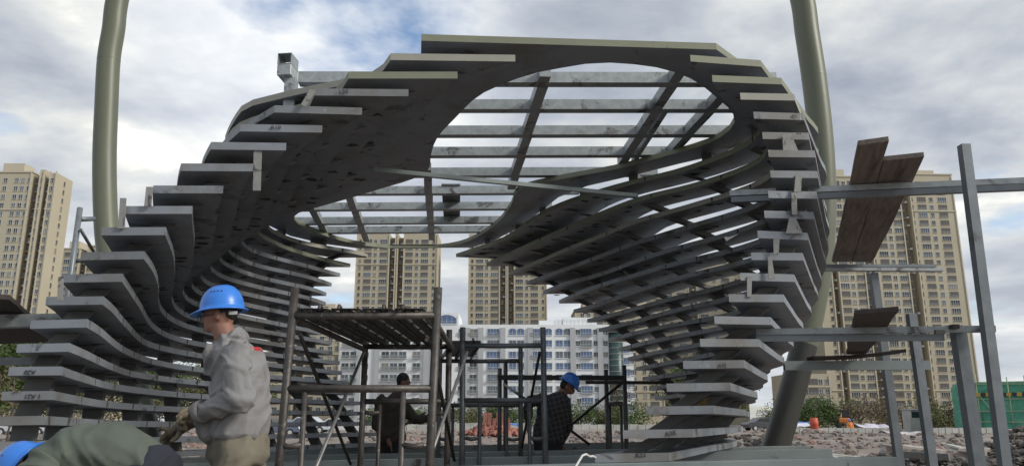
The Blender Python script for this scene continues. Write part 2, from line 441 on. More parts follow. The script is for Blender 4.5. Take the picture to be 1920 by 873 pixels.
# outer rims of the two topmost left fins, seen against the sky
OUT_EXP = {19: [(732.5,100),(705,132),(655,146),(590,159),(537,171),(490,183),(462,191),(443,212),(430,235),(422,260)], 18: [(654,134.5),(634,163),(600,182),(560,196),(510,209),(455,226),(432,245),(423,262)],
           17: [(590,166),(572,200),(545,214),(500,224),(460,240),(440,255),(430,268)]}
for k in range(20):
    c = left_front(k)[0]
    w = WIDE_L.get(k, .47)
    OL[k] = outers(WL[k], -1, c, (lambda t, w=w: w if t < .45 else w + (.5 - w) * min(1, (t - .45) / .3)), 10 if k < 15 else 7)
    if k in OUT_EXP:
        pts = [sp(a, b, zt(k)) for a, b in OUT_EXP[k]]
        tail = [p for p in OL[k] if p.y > pts[-1].y + .5]
        OL[k] = crom(pts + tail[::3] + [OL[k][-1]], NP)
    u, v, u2, v2 = FRT[k]
    c = sp(u2, v2, zt(k)) if k >= 5 else sline(u2, v2, 5.98, .052)
    OR_[k] = outers(WRT[k], 1, c, (lambda t, k=k: .43 + (max(0, min(1, (k - 12) / 5)) * .60 * max(0, min(1, (t - .52) / .25)))), 8)
    OR_[k] = right_rim(k, c, OR_[k])
C0 = Vector((0, 0, CAM_H))
pav = empty('pavilion_frame', C0, 'curved grey steel pavilion frame of stacked horizontal fins with an open gridded roof', 'pavilion')
pav.rotation_euler = (RW @ RS.inverted()).to_euler()
def plate_mesh(name, inner, outer, z, mat):
    mb = MB([M['fin'], mat])
    n = len(inner)
    vs = []
    for zz in (z - TH, z):
        vs += [(p.x, p.y, zz) for p in inner] + [(p.x, p.y, zz) for p in outer]
    fs = []
    for i in range(n - 1):
        a, b, c, d = i, i + 1, n + i + 1, n + i
        fs.append((a, b, c, d)); fs.append((2 * n + d, 2 * n + c, 2 * n + b, 2 * n + a))
        fs.append((a, 2 * n + a, 2 * n + b, b)); fs.append((d, c, 2 * n + c, 2 * n + d))
    for i in (0, n - 1):
        fs.append((i, n + i, 3 * n + i, 2 * n + i))
    mb.add(vs, fs)
    for i in range(len(fs)):       # the cut edges take another colour than the flats
        if i >= 4 * (n - 1) or i % 4 > 1: mb.m[i] = 1
    return mb
finmat_L = {18: 'fin_olive', 19: 'fin_pale'}
finmat_R = {19: 'fin_olive', 18: 'fin_olive', 17: 'fin_pale'}
fins = {}
for k in range(20):
    fins['L', k] = plate_mesh('fin', WL[k], OL[k], zt(k), M[finmat_L.get(k, 'fin')]).build('fin', pav)
    fins['R', k] = plate_mesh('fin', WRT[k], OR_[k], zt(k), M[finmat_R.get(k, 'fin')]).build('fin', pav)
# the top ring plate with its figure-of-eight opening
HOLE = [(1375,215),(1340,180),(1300,150),(1250,131),(1200,122),(1120,118),(1050,128),(1000,138),(950,155),(900,178),(850,225),(820,258),(808,290),(803,318),(775,335),(720,352),(640,376),(600,387),(560,399),(551,407),(560,420),(600,438),(640,451),(690,461),(760,466),(830,463),(870,455),(930,420),(958,385),(975,355),(1050,336),(1150,318),(1250,292),(1330,268),(1372,240)]
hole = [sp(u, v, zt(20) - TH) for u, v in HOLE]
def closed(P, n):
    c = crom(P[-3:] + P + P[:4], 10 * n)
    # keep one turn
    i0 = min(range(len(c) // 3), key=lambda i: (c[i] - P[0]).length)
    i1 = min(range(len(c) * 2 // 3, len(c)), key=lambda i: (c[i] - P[0]).length)
    return resample(c[i0:i1 + 1], n + 1)[:-1]
hole = closed(hole, 90)
ring_out = [sp(790, 64, zt(20)), sp(1342.5, 81, zt(20)), sp(1381, 109, zt(20)), Vector((2.55, 6.95)), Vector((2.8, 7.5)), Vector((2.78, 8.2)), Vector((2.45, 8.85)),
            Vector((2.05, 9.15)), Vector((1.5, 9.62)), Vector((1.0, 10.0)), Vector((.65, 10.5)), Vector((.4, 11.3)), Vector((.1, 12.2)), Vector((-.3, 13.0)), Vector((-.72, 13.54)),
            Vector((-2.7, 13.43)), Vector((-3.2, 13.05)), Vector((-3.6, 12.45)), Vector((-3.75, 11.7)), Vector((-3.72, 11.0)), Vector((-3.2, 10.4)), Vector((-2.7, 9.6)), Vector((-2.15, 8.8)), Vector((-1.65, 7.95)), Vector((-1.22, 7.3)), Vector((-.93, 6.85)), Vector((-.79, 6.5)), Vector((-.74, 6.1))]
def ring_plate():
    loops = [[Vector((p.x, p.y, 0)) for p in ring_out], [Vector((p.x, p.y, 0)) for p in hole]]
    tris = tessellate_polygon(loops)
    allp = ring_out + hole
    n = len(allp); a = len(ring_out); b = len(hole)
    z = zt(20)
    mb = MB([M['fin'], M['fin_olive']])
    vs = [(p.x, p.y, z - TH) for p in allp] + [(p.x, p.y, z) for p in allp]
    fs = [tuple(t) for t in tris] + [tuple(i + n for i in t)[::-1] for t in tris]
    fs += [(i, (i + 1) % a, n + (i + 1) % a, n + i) for i in range(a)]
    fs += [(a + i, a + (i + 1) % b, n + a + (i + 1) % b, n + a + i) for i in range(b)]
    mb.add(vs, fs)
    for i in range(2 * len(tris), len(fs)): mb.m[i] = 1
    o = mb.build('ring_plate', pav)
    o['label'] = 'olive top plate with the large curved opening'
ring_plate()
# radial ribs between the plates
def ribs(inner, outer, depth=.17):
    d = [0]
    base = inner[6]
    for a, b in zip(base, base[1:]): d.append(d[-1] + (b - a).length)
    n = int(d[-1] / .95)
    for j in range(n + 1):
        s0 = .35 + j * (d[-1] - .7) / n
        mb = MB(M['rib'])
        def pts(k, s):
            f = s / d[-1] * (NP - 1)
            i = min(NP - 2, int(f)); f -= i
            p = inner[k][i].lerp(inner[k][i + 1], f); q = outer[k][i].lerp(outer[k][i + 1], f)
            return p, q
        for k in range(20):
            quad = []
            lo, hi = zt(k) + .002, zt(k) + DZ - TH - .002
            k2 = min(k + 1, 19)
            for kk, zz in ((k, lo), (k2, hi)):
                p0, q0 = pts(kk, s0 - .035); p1, q1 = pts(kk, s0 + .035)
                L0 = (q0 - p0).length
                a, b = .12 / L0, min(.86, (.12 + depth) / L0)
                quad.append([Vector((*p0.lerp(q0, a), zz)), Vector((*p0.lerp(q0, b), zz)), Vector((*p1.lerp(q1, b), zz)), Vector((*p1.lerp(q1, a), zz))])
            if k == 19:      # reach the ring only where it lies overhead
                continue
            mb.hexa(quad[0], quad[1])
        mb.build('rib', pav)
ribs(WL, OL); ribs(WRT, OR_)
# short packers between the topmost fins and the ring plate
for inner, outer, idx in ((WL, OL, (10, 16, 21, 26, 31, 35, 39)), (WRT, OR_, (6, 11, 15, 20, 24, 29, 34, 39))):
    for i in idx:
        p, q = inner[19][i], outer[19][i]
        d = (q - p).normalized(); t = Vector((-d.y, d.x)) * .06
        m0 = p + d * .1; m1 = p + d * .34
        c = [m0 - t, m1 - t, m1 + t, m0 + t]
        MB(M['rib']).hexa([(*v, zt(19) + .002) for v in c], [(*v, zt(20) - TH - .002) for v in c]).build('packer', pav)
# weld burns and plate joints along the edges
wm = MB(M['weld'])
for inner in (WL, WRT):
    for k in range(20):
        rr = random.Random(k * 7 + (1 if inner is WL else 2))
        i = 5 + rr.randrange(3)
        while i < NP - 3:
            p, q = inner[k][i], inner[k][i + 1]
            d = (q - p).normalized(); n = Vector((-d.y, d.x)) if inner is WRT else Vector((d.y, -d.x))
            w = rr.uniform(.008, .03)
            if rr.random() < .75:
                a = p + n * .001; b = p + d * w + n * .001
                a2 = a - n * .02; b2 = b - n * .02
                wm.hexa([(*a, zt(k) - TH + .004), (*b, zt(k) - TH + .004), (*b2, zt(k) - TH + .004), (*a2, zt(k) - TH + .004)], [(*(a + n * .003), zt(k) - .004), (*(b + n * .003), zt(k) - .004), (*b2, zt(k) - .004), (*a2, zt(k) - .004)])
            # burnt blob under the plate where a rib is welded
            i += rr.choice((3, 4, 4, 5))
            for _ in range(2):
                c = p + d * rr.uniform(0, .9) - n * rr.uniform(.06, .30)
                a0 = rr.uniform(0, 3); m_ = 9
                poly = [(c.x + math.cos(2 * math.pi * j / m_) * rr.uniform(.02, .085) , c.y + math.sin(2 * math.pi * j / m_) * rr.uniform(.015, .06)) for j in range(m_)]
                wm.prism(poly, zt(k) - TH - .004, zt(k) - TH + .001)
wb = wm.build('weld_mark', pav); wb['kind'] = 'stuff'
# roof grid of square tubes lying on the ring
ZB = zt(20)
BY = [6.86, 7.5, 8.22, 8.9, 9.67, 10.46, 11.26, 12.07, 12.66]
BX = [(-1.965, 2.55), (-1.1, 2.75), (-1.35, 2.75), (-1.5, 2.45), (-1.75, 1.9), (-2.9, .95), (-3.6, .6), (-3.7, .35), (-3.55, .1)]
for i, (y, (x0, x1)) in enumerate(zip(BY, BX)):
    sl = .045
    MB(M['galv']).beam((x0, y + .055 + sl * x0, ZB + .056), (x1, y + .055 + sl * x1, ZB + .056), .11, .108, open_end=True).build('roof_beam', pav)
for xa, xb, y0, y1 in ((.335, .0, 6.75, 10.3), (1.59, 1.38, 6.6, 9.35), (2.14, 1.93, 7.1, 9.0), (-1.05, -1.38, 9.4, 13.2), (-2.24, -2.5, 10.3, 13.2), (-2.92, -3.1, 11.0, 12.9), (1.62, 1.52, 7.6, 9.3)):
    # cut to fit between the cross beams: each piece is a tube of its own
    ys = [y0] + [b + .055 + .04 * xa for b in BY if y0 + .15 < b + .055 < y1 - .1] + [y1]
    for a, b in zip(ys, ys[1:]):
        fa, fb = (a - y0) / (y1 - y0), (b - y0) / (y1 - y0)
        g0 = .057 if a != y0 else 0; g1 = .057 if b != y1 else 0
        p = Vector((xa + (xb - xa) * fa, a + g0, ZB + .053)); q = Vector((xa + (xb - xa) * fb, b - g1, ZB + .053))
        MB(M['galv']).beam(p, q, .105 if xa != 1.62 else .05, .10).build('roof_strut', pav)
# stub of two tubes at the left end of the first roof beam, and its post
MB(M['galv']).beam((-2.045, 6.60, ZB + .050), (-2.03, 6.78, ZB + .050), .13, .105).build('stub_tube', pav, .004)
MB(M['galv']).beam((-2.045, 6.60, ZB + .158), (-2.03, 6.78, ZB + .158), .13, .108, open_end=True).build('stub_tube', pav)
MB(M['galv']).beam((-2.0, 6.70, zt(18)), (-2.0, 6.70, ZB - .004), .1, .1).build('stub_post', pav)
# dark sheet left lying on the roof tubes
MB(M['rib']).beam((-.83, 10.4, ZB + .122), (-.95, 12.1, ZB + .122), .26, .02).build('roof_sheet', pav)
# slender tube slung under the roof
a = sray(700, 318); b = sray(1195, 367)
MB(M['base']).beam(a * (zt(18) - .14) / a.z, b * (zt(17) - .02) / b.z, .045, .045).build('stay_tube', pav)
# base frame under the fins
def gb(u0, v0, y0, u1, v1, y1, z_, h=.24, w=.16):
    a = sray(u0, v0); b = sray(u1, v1)
    p = a * (y0 / a.y); q = b * (y1 / b.y)
    return MB(M['base']).beam((p.x, p.y, z_ - h / 2), (q.x, q.y, z_ - h / 2), w, h)
zb = Z0 - TH - .003
MB(M['base']).beam((-4.9, 5.40, zb - .12), (2.85, 6.25, zb - .12), .16, .24).build('base_beam', pav, .006)
MB(M['base']).beam((-4.6, 7.35, zb - .09), (1.35, 7.75, zb - .09), .14, .18).build('base_beam', pav, .006)
MB(M['base']).beam((-4.6, 9.25, zb - .09), (3.4, 9.6, zb - .09), .14, .18).build('base_beam', pav, .006)
MB(M['base']).beam((1.0, 8.35, zb - .094), (3.25, 8.5, zb - .094), .14, .18).build('base_beam', pav, .006)
MB(M['base']).beam((-4.2, 13.3, zb - .09), (3.0, 13.75, zb - .09), .14, .18).build('base_beam', pav, .006)
for x0, x1 in ((-4.2, -3.9), (2.6, 2.9)):
    MB(M['base']).beam((x0, 5.6 if x0 < 0 else 6.35, zb - .27), (x1, 13.2, zb - .27), .14, .16).build('base_beam', pav, .006)
def base_feet():
    for x, y in ((-4.6, 5.43), (-1.8, 5.74), (1.0, 6.05), (2.7, 6.23), (-4.2, 9.27), (-1.0, 9.4), (2.9, 9.57), (-4.0, 13.3), (2.9, 13.7), (-1.5, 7.56), (-1.5, 13.5)):
        MB(M['base']).box((x, y, (zb - .25 - CAM_H) / 2 - .06), (.16, .13, CAM_H + zb - .25 + .1)).build('base_post', pav)
base_feet()
# small plates tacked to the cut ends of the fins
M['tack'] = material('scorched_tack_plate', (0.24, 0.24, 0.23), 0.6, 0.1, 0.2, 8, 0.05, 40, spots=[((0.07, 0.06, 0.055), 9.0, 0.56, 0.64)])
def tack(corners, k, thick=.01, fwd=.03):
    """a tack plate: corners (u, v) on the plane of the fin ends"""
    a, b = (5.95, .1231) if corners[0][0] < 900 else (5.98, .052)
    pts = []
    for u, v in corners:
        d = sray(u, v); t = (a - fwd) / (d.y - b * d.x); pts.append(d * t)
    n = Vector((0, 1, 0)) * thick
    MB(M['tack']).hexa(pts, [p + n for p in pts]).build('tack_plate', pav)
for c in ([(476,273),(491,273),(488,357),(474,357)], [(581,167),(592,170),(573,200),(564,196)], [(225,371),(236,371),(233,428),(221,428)], [(274,350),(286,350),(283,386),(270,386)], [(109,519),(118,516),(117,563),(107,562)],
          [(1467,252),(1483,250),(1500,290),(1469,286)], [(1492,328),(1504,328),(1502,358),(1489,360)], [(1484,361),(1494,361),(1495,402),(1485,402)], [(1480,408),(1492,408),(1505,437),(1474,437)], [(1450,446),(1462,446),(1460,476),(1451,478)], [(1440,480),(1447,480),(1453,522),(1441,523)], [(1401,518),(1410,518),(1409,556),(1401,556)], [(1358,444),(1367,444),(1385,438),(1362,452)]):
    tack(c, 0)
# brush and chalk numbers on the cut ends
def scrawl(text, u, v, h, k, flip=False, tilt=0):
    a, b = (5.95, .1231) if u < 900 else (5.98, .052)
    d = sray(u, v); t = a / (d.y - b * d.x); p = d * t
    if k >= 5:
        q = sp(u, v, zt(k) - TH / 2); p = Vector((q.x, q.y, zt(k) - TH / 2))
    cu = bpy.data.curves.new('text', 'FONT'); cu.body = text; cu.size = h; cu.align_x = 'CENTER'; cu.align_y = 'CENTER'; cu.extrude = .001
    o = bpy.data.objects.new('text', cu); COL.objects.link(o)
    dg = bpy.context.evaluated_depsgraph_get()
    me = bpy.data.meshes.new_from_object(o.evaluated_get(dg))
    bpy.data.objects.remove(o)
    me.materials.clear(); me.materials.append(M['ink'])
    ob = link('number_mark', me, fins['L' if u < 900 else 'R', k])
    yaw = math.atan(b)
    ob.matrix_local = Matrix.Translation(p + Vector((0, -.005, 0))) @ Matrix.Rotation(yaw, 4, 'Z') @ Matrix.Rotation(math.pi / 2, 4, 'X') @ Matrix.Rotation(tilt + (math.pi if flip else 0), 4, 'Z')
for a in (('A19', 517, 240, .05, 15), ('L98', 644, 172, .05, 17), ('A20', 57, 697, .045, 4, True), ('1 A21', 62, 742, .045, 3, True), ('A20', 58, 653, .04, 5, True), ('L19', 1337, 643, .05, 5, False, .1), ('S19', 1354, 684, .045, 4, True), ('A1K', 1258, 812, .05, 1, False, .15), ('A22', 1201, 852, .05, 0, False, .12), ('A2', 1489, 218, .04, 16, False, .1), ('A4', 1497, 251, .035, 15)):
    scrawl(*a)
# ------------------------------------------------------------------ ground
M['ground'] = material('trampled_site_earth', (0.23, 0.20, 0.175), 0.95, 0, 0.35, 0.35, 0.6, 1.2, spots=[((0.20, 0.15, 0.135), 0.10, 0.5, 0.62), ((0.08, 0.075, 0.07), 0.22, 0.56, 0.66), ((0.36, 0.33, 0.30), 0.9, 0.64, 0.70)])
M['rubble'] = material('broken_brick_and_concrete', (0.22, 0.185, 0.16), 0.95, 0, 0.45, 0.7, 0.5, 8, spots=[((0.30, 0.17, 0.14), 0.33, 0.56, 0.64), ((0.10, 0.09, 0.085), 0.21, 0.55, 0.62), ((0.42, 0.40, 0.37), 0.9, 0.60, 0.66)])
M['darksoil'] = material('dark_clods', (0.10, 0.09, 0.08), 0.95, 0, 0.4, 2, 0.5, 9, spots=[((0.24, 0.22, 0.20), 3.0, 0.62, 0.7)])
M['conc'] = material('pale_concrete', (0.42, 0.42, 0.39), 0.9, 0, 0.18, 0.8, 0.3, 10, spots=[((0.22, 0.21, 0.19), 0.5, 0.56, 0.7)])
def gz(x, y):
    if y < 14: return 0.0
    f = min(1, (y - 14) / 8)
    h = noise.noise((x * .07, y * .07, 1.3)) * .22 + noise.noise((x * .31, y * .31, 4.1)) * .22 + noise.noise((x * .9, y * .9, 7)) * .13
    g = min(1, max(0, (130 - y) / 20))
    return (h * g + .1 * g) * f
def ground():
    ys = [-60, -20, -4, 2, 6, 10, 14] + [14 + .5 * i for i in range(1, 40)] + [34 + 1.5 * i for i in range(0, 70)] + [150, 200, 300, 500, 900, 1600, 3500]
    xs_n = 130
    vs, fs = [], []
    for y in ys:
        hw = max(40, abs(y) * .95 + 12) if y < 1000 else y * 1.3
        for i in range(xs_n + 1):
            x = -hw + 2 * hw * i / xs_n
            vs.append((x, y, gz(x, y)))
    w = xs_n + 1
    for j in range(len(ys) - 1):
        for i in range(xs_n):
            fs.append((j * w + i, j * w + i + 1, (j + 1) * w + i + 1, (j + 1) * w + i))
    mb = MB(M['ground']); mb.add(vs, fs, 0, True)
    o = mb.build('ground'); tag(o, 'trampled brown earth of the building site', 'ground', kind='structure')
ground()
def rock_meshes(mat, n=6, seed=1):
    out = []
    rr = random.Random(seed)
    for i in range(n):
        bm = bmesh.new(); bmesh.ops.create_icosphere(bm, subdivisions=1, radius=1)
        sx, sy, sz = rr.uniform(.7, 1.3), rr.uniform(.6, 1.1), rr.uniform(.35, .8)
        for v in bm.verts:
            f = 1 + .45 * noise.noise(v.co * 1.3 + Vector((i * 9.1, 0, 0)))
            v.co = Vector((v.co.x * sx, v.co.y * sy, v.co.z * sz)) * f
        out.append(([v.co.copy() for v in bm.verts], [tuple(v.index for v in f.verts) for f in bm.faces])); bm.free()
    return out
RK = rock_meshes(None, 8, 3)
def scatter(name, mat, spots_, label, cat):
    mb = MB(mat)
    for x, y, z, s, a in spots_:
        vs, fs = RK[int(a * 97) % len(RK)]
        ca, sa = math.cos(a), math.sin(a)
        mb.add([(x + (v.x * ca - v.y * sa) * s, y + (v.x * sa + v.y * ca) * s, z + v.z * s) for v in vs], fs)
    o = mb.build(name); tag(o, label, cat, kind='stuff')
    return o
rr = random.Random(11)
sp_ = []
for i in range(7500):
    y = 14.5 + 70 * rr.random() ** 1.5
    x = rr.uniform(-.7, .72) * y
    if noise.noise((x * .12, y * .12, 9)) < -.12 and rr.random() < .7: continue
    s = rr.choice((.03, .04, .05, .06, .08, .10, .13)) * (1 + y / 60)
    sp_.append((x, y, gz(x, y) + s * .2, s, rr.uniform(0, 6.28)))
scatter('rubble', M['rubble'], sp_, 'loose rubble of broken brick and concrete strewn over the site', 'rubble')
sp_ = []
for cx, cy, rx, ry, hh, n in ((8.0, 16.2, 1.7, 1.6, .45, 900), (11.6, 17.2, 2.0, 1.6, .6, 1000), (14.2, 21, 2.6, 2.4, .8, 900), (7.5, 27, 3, 2, .6, 200)):
    for i in range(n):
        a, q = rr.uniform(0, 6.28), math.sqrt(rr.random())
        x, y = cx + math.cos(a) * q * rx, cy + math.sin(a) * q * ry
        s = rr.choice((.025, .035, .05, .07, .09, .13))
        sp_.append((x, y, gz(x, y) + hh * (1 - q * q) * rr.uniform(.5, 1.0), s, rr.uniform(0, 6.28)))
    for i in range(10):
        a, q = rr.uniform(0, 6.28), math.sqrt(rr.random()) * .75
        x, y = cx + math.cos(a) * q * rx, cy + math.sin(a) * q * ry
        sp_.append((x, y, gz(x, y) + hh * (1 - q * q) * .35, hh * .38, rr.uniform(0, 6.28)))
scatter('soil_clods', M['darksoil'], sp_, 'heaps of dark clods and roots dumped beside the tube staging', 'soil')
def slab(x, y, d, rot, label, mat='conc', lift=0):
    mb = MB(M[mat]); 
    vs, fs = RK[int(x * 13) % len(RK)]
    bm = bmesh.new(); bmesh.ops.create_cube(bm, size=1); bmesh.ops.subdivide_edges(bm, edges=bm.edges, cuts=2, use_grid_fill=True)
    for v in bm.verts:
        v.co = Vector((v.co.x * d[0], v.co.y * d[1], v.co.z * d[2])) * (1 + .16 * noise.noise(v.co * 3 + Vector((x, y, 0))))
    me = bpy.data.meshes.new('concrete_lump'); bm.to_mesh(me); bm.free(); me.materials.append(M[mat])
    o = link('concrete_lump', me); o.location = (x, y, gz(x, y) + d[2] * .4 + lift); o.rotation_euler = rot
    tag(o, label, 'concrete lump', 'concrete lumps lying in the rubble')
slab(5.75, 18.5, (.85, .6, .42), (0, .1, .2), 'rounded brown concrete lump beside the leaning pipe foot', 'rubble')
slab(8.3, 21, (1.5, .7, .12), (.05, .12, .1), 'flat pale concrete slab tilted behind the dark clods', 'conc')
slab(10.6, 21.5, (1.6, .8, .42), (.1, .05, .3), 'long pinkish concrete block behind the leaning tubes', 'rubble')
slab(11.6, 20.6, (1.0, .6, .3), (.1, -.1, .9), 'short pinkish concrete block next to the long one', 'rubble')
slab(13.1, 23.5, (1.1, .5, .14), (.1, .2, -.2), 'thin pale slab at the far right of the rubble', 'conc')
slab(6.9, 19.4, (1.3, .5, .14), (0, 0, .05), 'thin flat slab stacked near the brown lump', 'conc')
# low walls across the site
def low_wall(u0, u1, y, zt_, label, n, thick=.25):
    a, b = at(u0, 800, y), at(u1, 800, y)
    e = empty('concrete_wall', (a.x, y, 0), label, 'wall', 'low concrete walls across the site')
    w = (b.x - a.x) / n
    for i in range(n):
        MB(M['conc']).box((w * (i + .5), .02 * (i % 2), (zt_ - .3) / 2 + .02 * (i % 3)), (w - .05, thick, zt_ + .3)).build('wall_panel', e)
low_wall(1470, 1662, 72, .55, 'long low pale concrete wall behind the rubble right of the pipe', 14)
low_wall(1745, 1885, 70, .58, 'low grey concrete wall between the hut and the green netting', 11)
low_wall(1060, 1240, 95, .80, 'low concrete wall behind the plaid worker', 12)
low_wall(810, 985, 105, .95, 'pale concrete wall behind the brick heap', 12)
low_wall(500, 800, 92, .8, 'far low wall seen through the left fins and scaffold', 16)
low_wall(1880, 2100, 71, .5, 'low wall running on right of the netted house', 10)
# brick heap seen between the scaffolds
def brick_heap():
    c = at(925, 800, 55)
    e = empty('brick_heap', (c.x, c.y, gz(c.x, c.y)), 'heap of red bricks and broken pink rubble between the scaffolds', 'brick heap')
    M['brick'] = material('red_brick', (0.30, 0.13, 0.10), 0.9, 0, 0.35, 1.2, 0.3, 12)
    r = random.Random(4)
    def bricks(n, f):
        mb = MB(M['brick'])
        for i in range(n):
            a, q = r.uniform(0, 6.28), r.random()
            x, z = math.cos(a) * q * 2.3, 0
            y = math.sin(a) * q * 1.2
            z = (1 - q) * .85 * r.uniform(.5, 1) + .05
            mb.box((x, y, z), (r.uniform(.25, .5), .2, r.uniform(.12, .3)), rot=Matrix.Rotation(r.uniform(0, 3), 3, 'Z') @ Matrix.Rotation(r.uniform(-.6, .6), 3, 'Y'))
        return mb
    o = bricks(220, 0).build('loose_brick', e); o['kind'] = 'stuff'
    for i in range(7):
        MB(M['brick']).box((-.9 + .32 * i, -.3, .55 + .12 * (i % 3)), (.26, .3, 1.1 + .25 * ((i * 5) % 3)), rot=Matrix.Rotation(r.uniform(-.15, .15), 3, 'Y')).build('brick_stack', e)
brick_heap()
# ------------------------------------------------------------------ plants
def leafmat(name, col, var):
    return material(name, col, 0.7, 0, var, 0.55, 0, spots=[((col[0] * 1.7, col[1] * 1.5, col[2] * 1.2), 0.5, 0.56, 0.68)], spec=.25)
M['leaf_a'] = leafmat('mid_green_leaves', (0.075, 0.115, 0.035), 0.45)
M['leaf_b'] = leafmat('dull_olive_leaves', (0.11, 0.115, 0.05), 0.4)
M['leaf_c'] = leafmat('brown_green_leaves', (0.13, 0.105, 0.065), 0.4)
M['bark'] = material('bark', (0.11, 0.09, 0.07), 0.9, 0, 0.3, 6, 0.3, 20)
def crown_mesh(mat, w, h, n, leaf, seed, zbase=.12):
    r = random.Random(seed)
    mb = MB(mat)
    cl = []
    for i in range(16):
        a, q = r.uniform(0, 6.28), math.sqrt(r.random()) * .75
        z = r.uniform(zbase, .85)
        cl.append((math.cos(a) * q * w / 2 * (1.15 - .5 * abs(z - .45)), math.sin(a) * q * w / 2, z * h, r.uniform(.14, .27) * w))
    for i in range(n):
        cx, cy, cz, cr = cl[r.randrange(len(cl))]
        d = Vector((r.gauss(0, 1), r.gauss(0, 1), r.gauss(0, 1))).normalized() * cr * r.uniform(.5, 1.08)
        p = Vector((cx, cy, cz)) + Vector((d.x, d.y, d.z * .8))
        if p.z < .02: p.z = r.uniform(.02, .1 * h)
        s = leaf * r.uniform(.6, 1.3)
        a = Vector((r.gauss(0, 1), r.gauss(0, 1), r.gauss(0, .6))).normalized(); b = a.orthogonal().normalized()
        b.rotate(Matrix.Rotation(r.uniform(0, 6.28), 3, a))
        mb.add([p - a * s, p + b * s * .5, p + a * s, p - b * s * .5], [(0, 1, 2, 3)])
    return mb.mesh('crown')
def trunk_mesh(h, w, r0, seed):
    r = random.Random(seed); mb = MB(M['bark'])
    mb.tube([(0, 0, -.2), (.02 * h, 0, h * .4), (0, .03 * h, h * .8)], [r0, r0 * .7, r0 * .25], 8)
    for i in range(7):
        a = i * 2.4 + r.random(); z = h * (.2 + .07 * i)
        L = w * r.uniform(.25, .42)
        mb.tube([(0, 0, z), (math.cos(a) * L * .5, math.sin(a) * L * .5, z + .12 * h), (math.cos(a) * L, math.sin(a) * L, z + .2 * h)], [r0 * .4, r0 * .28, r0 * .1], 5)
    return mb.mesh('trunk')
PL = {}
for key, mat, w, h, n, leaf in (('bush_a', 'leaf_a', 6.5, 4.2, 2600, .17), ('bush_b', 'leaf_b', 7.5, 4.0, 2600, .17), ('bush_c', 'leaf_c', 8, 4.4, 2200, .13), ('tree_a', 'leaf_a', 4.2, 4.2, 5200, .085), ('tree_b', 'leaf_b', 4.0, 4.6, 5200, .075), ('sparse', 'leaf_c', 4, 5.5, 700, .1)):
    PL[key] = (crown_mesh(M[mat], w, h, n, leaf, hash(key) % 1000 if False else sum(map(ord, key)), .12 if 'bush' in key else .3), trunk_mesh(h, w, .10 if 'bush' in key else .07, len(key)))
def plant(kind, x, y, s, name, label, group, rz=0, sz=1):
    e = empty(name, (x, y, gz(x, y) - .05), label, name.replace('_', ' '), group, (0, 0, rz))
    e.scale = (s, s, s * sz)
    link('crown', PL[kind][0], e); link('trunk', PL[kind][1], e)
    return e
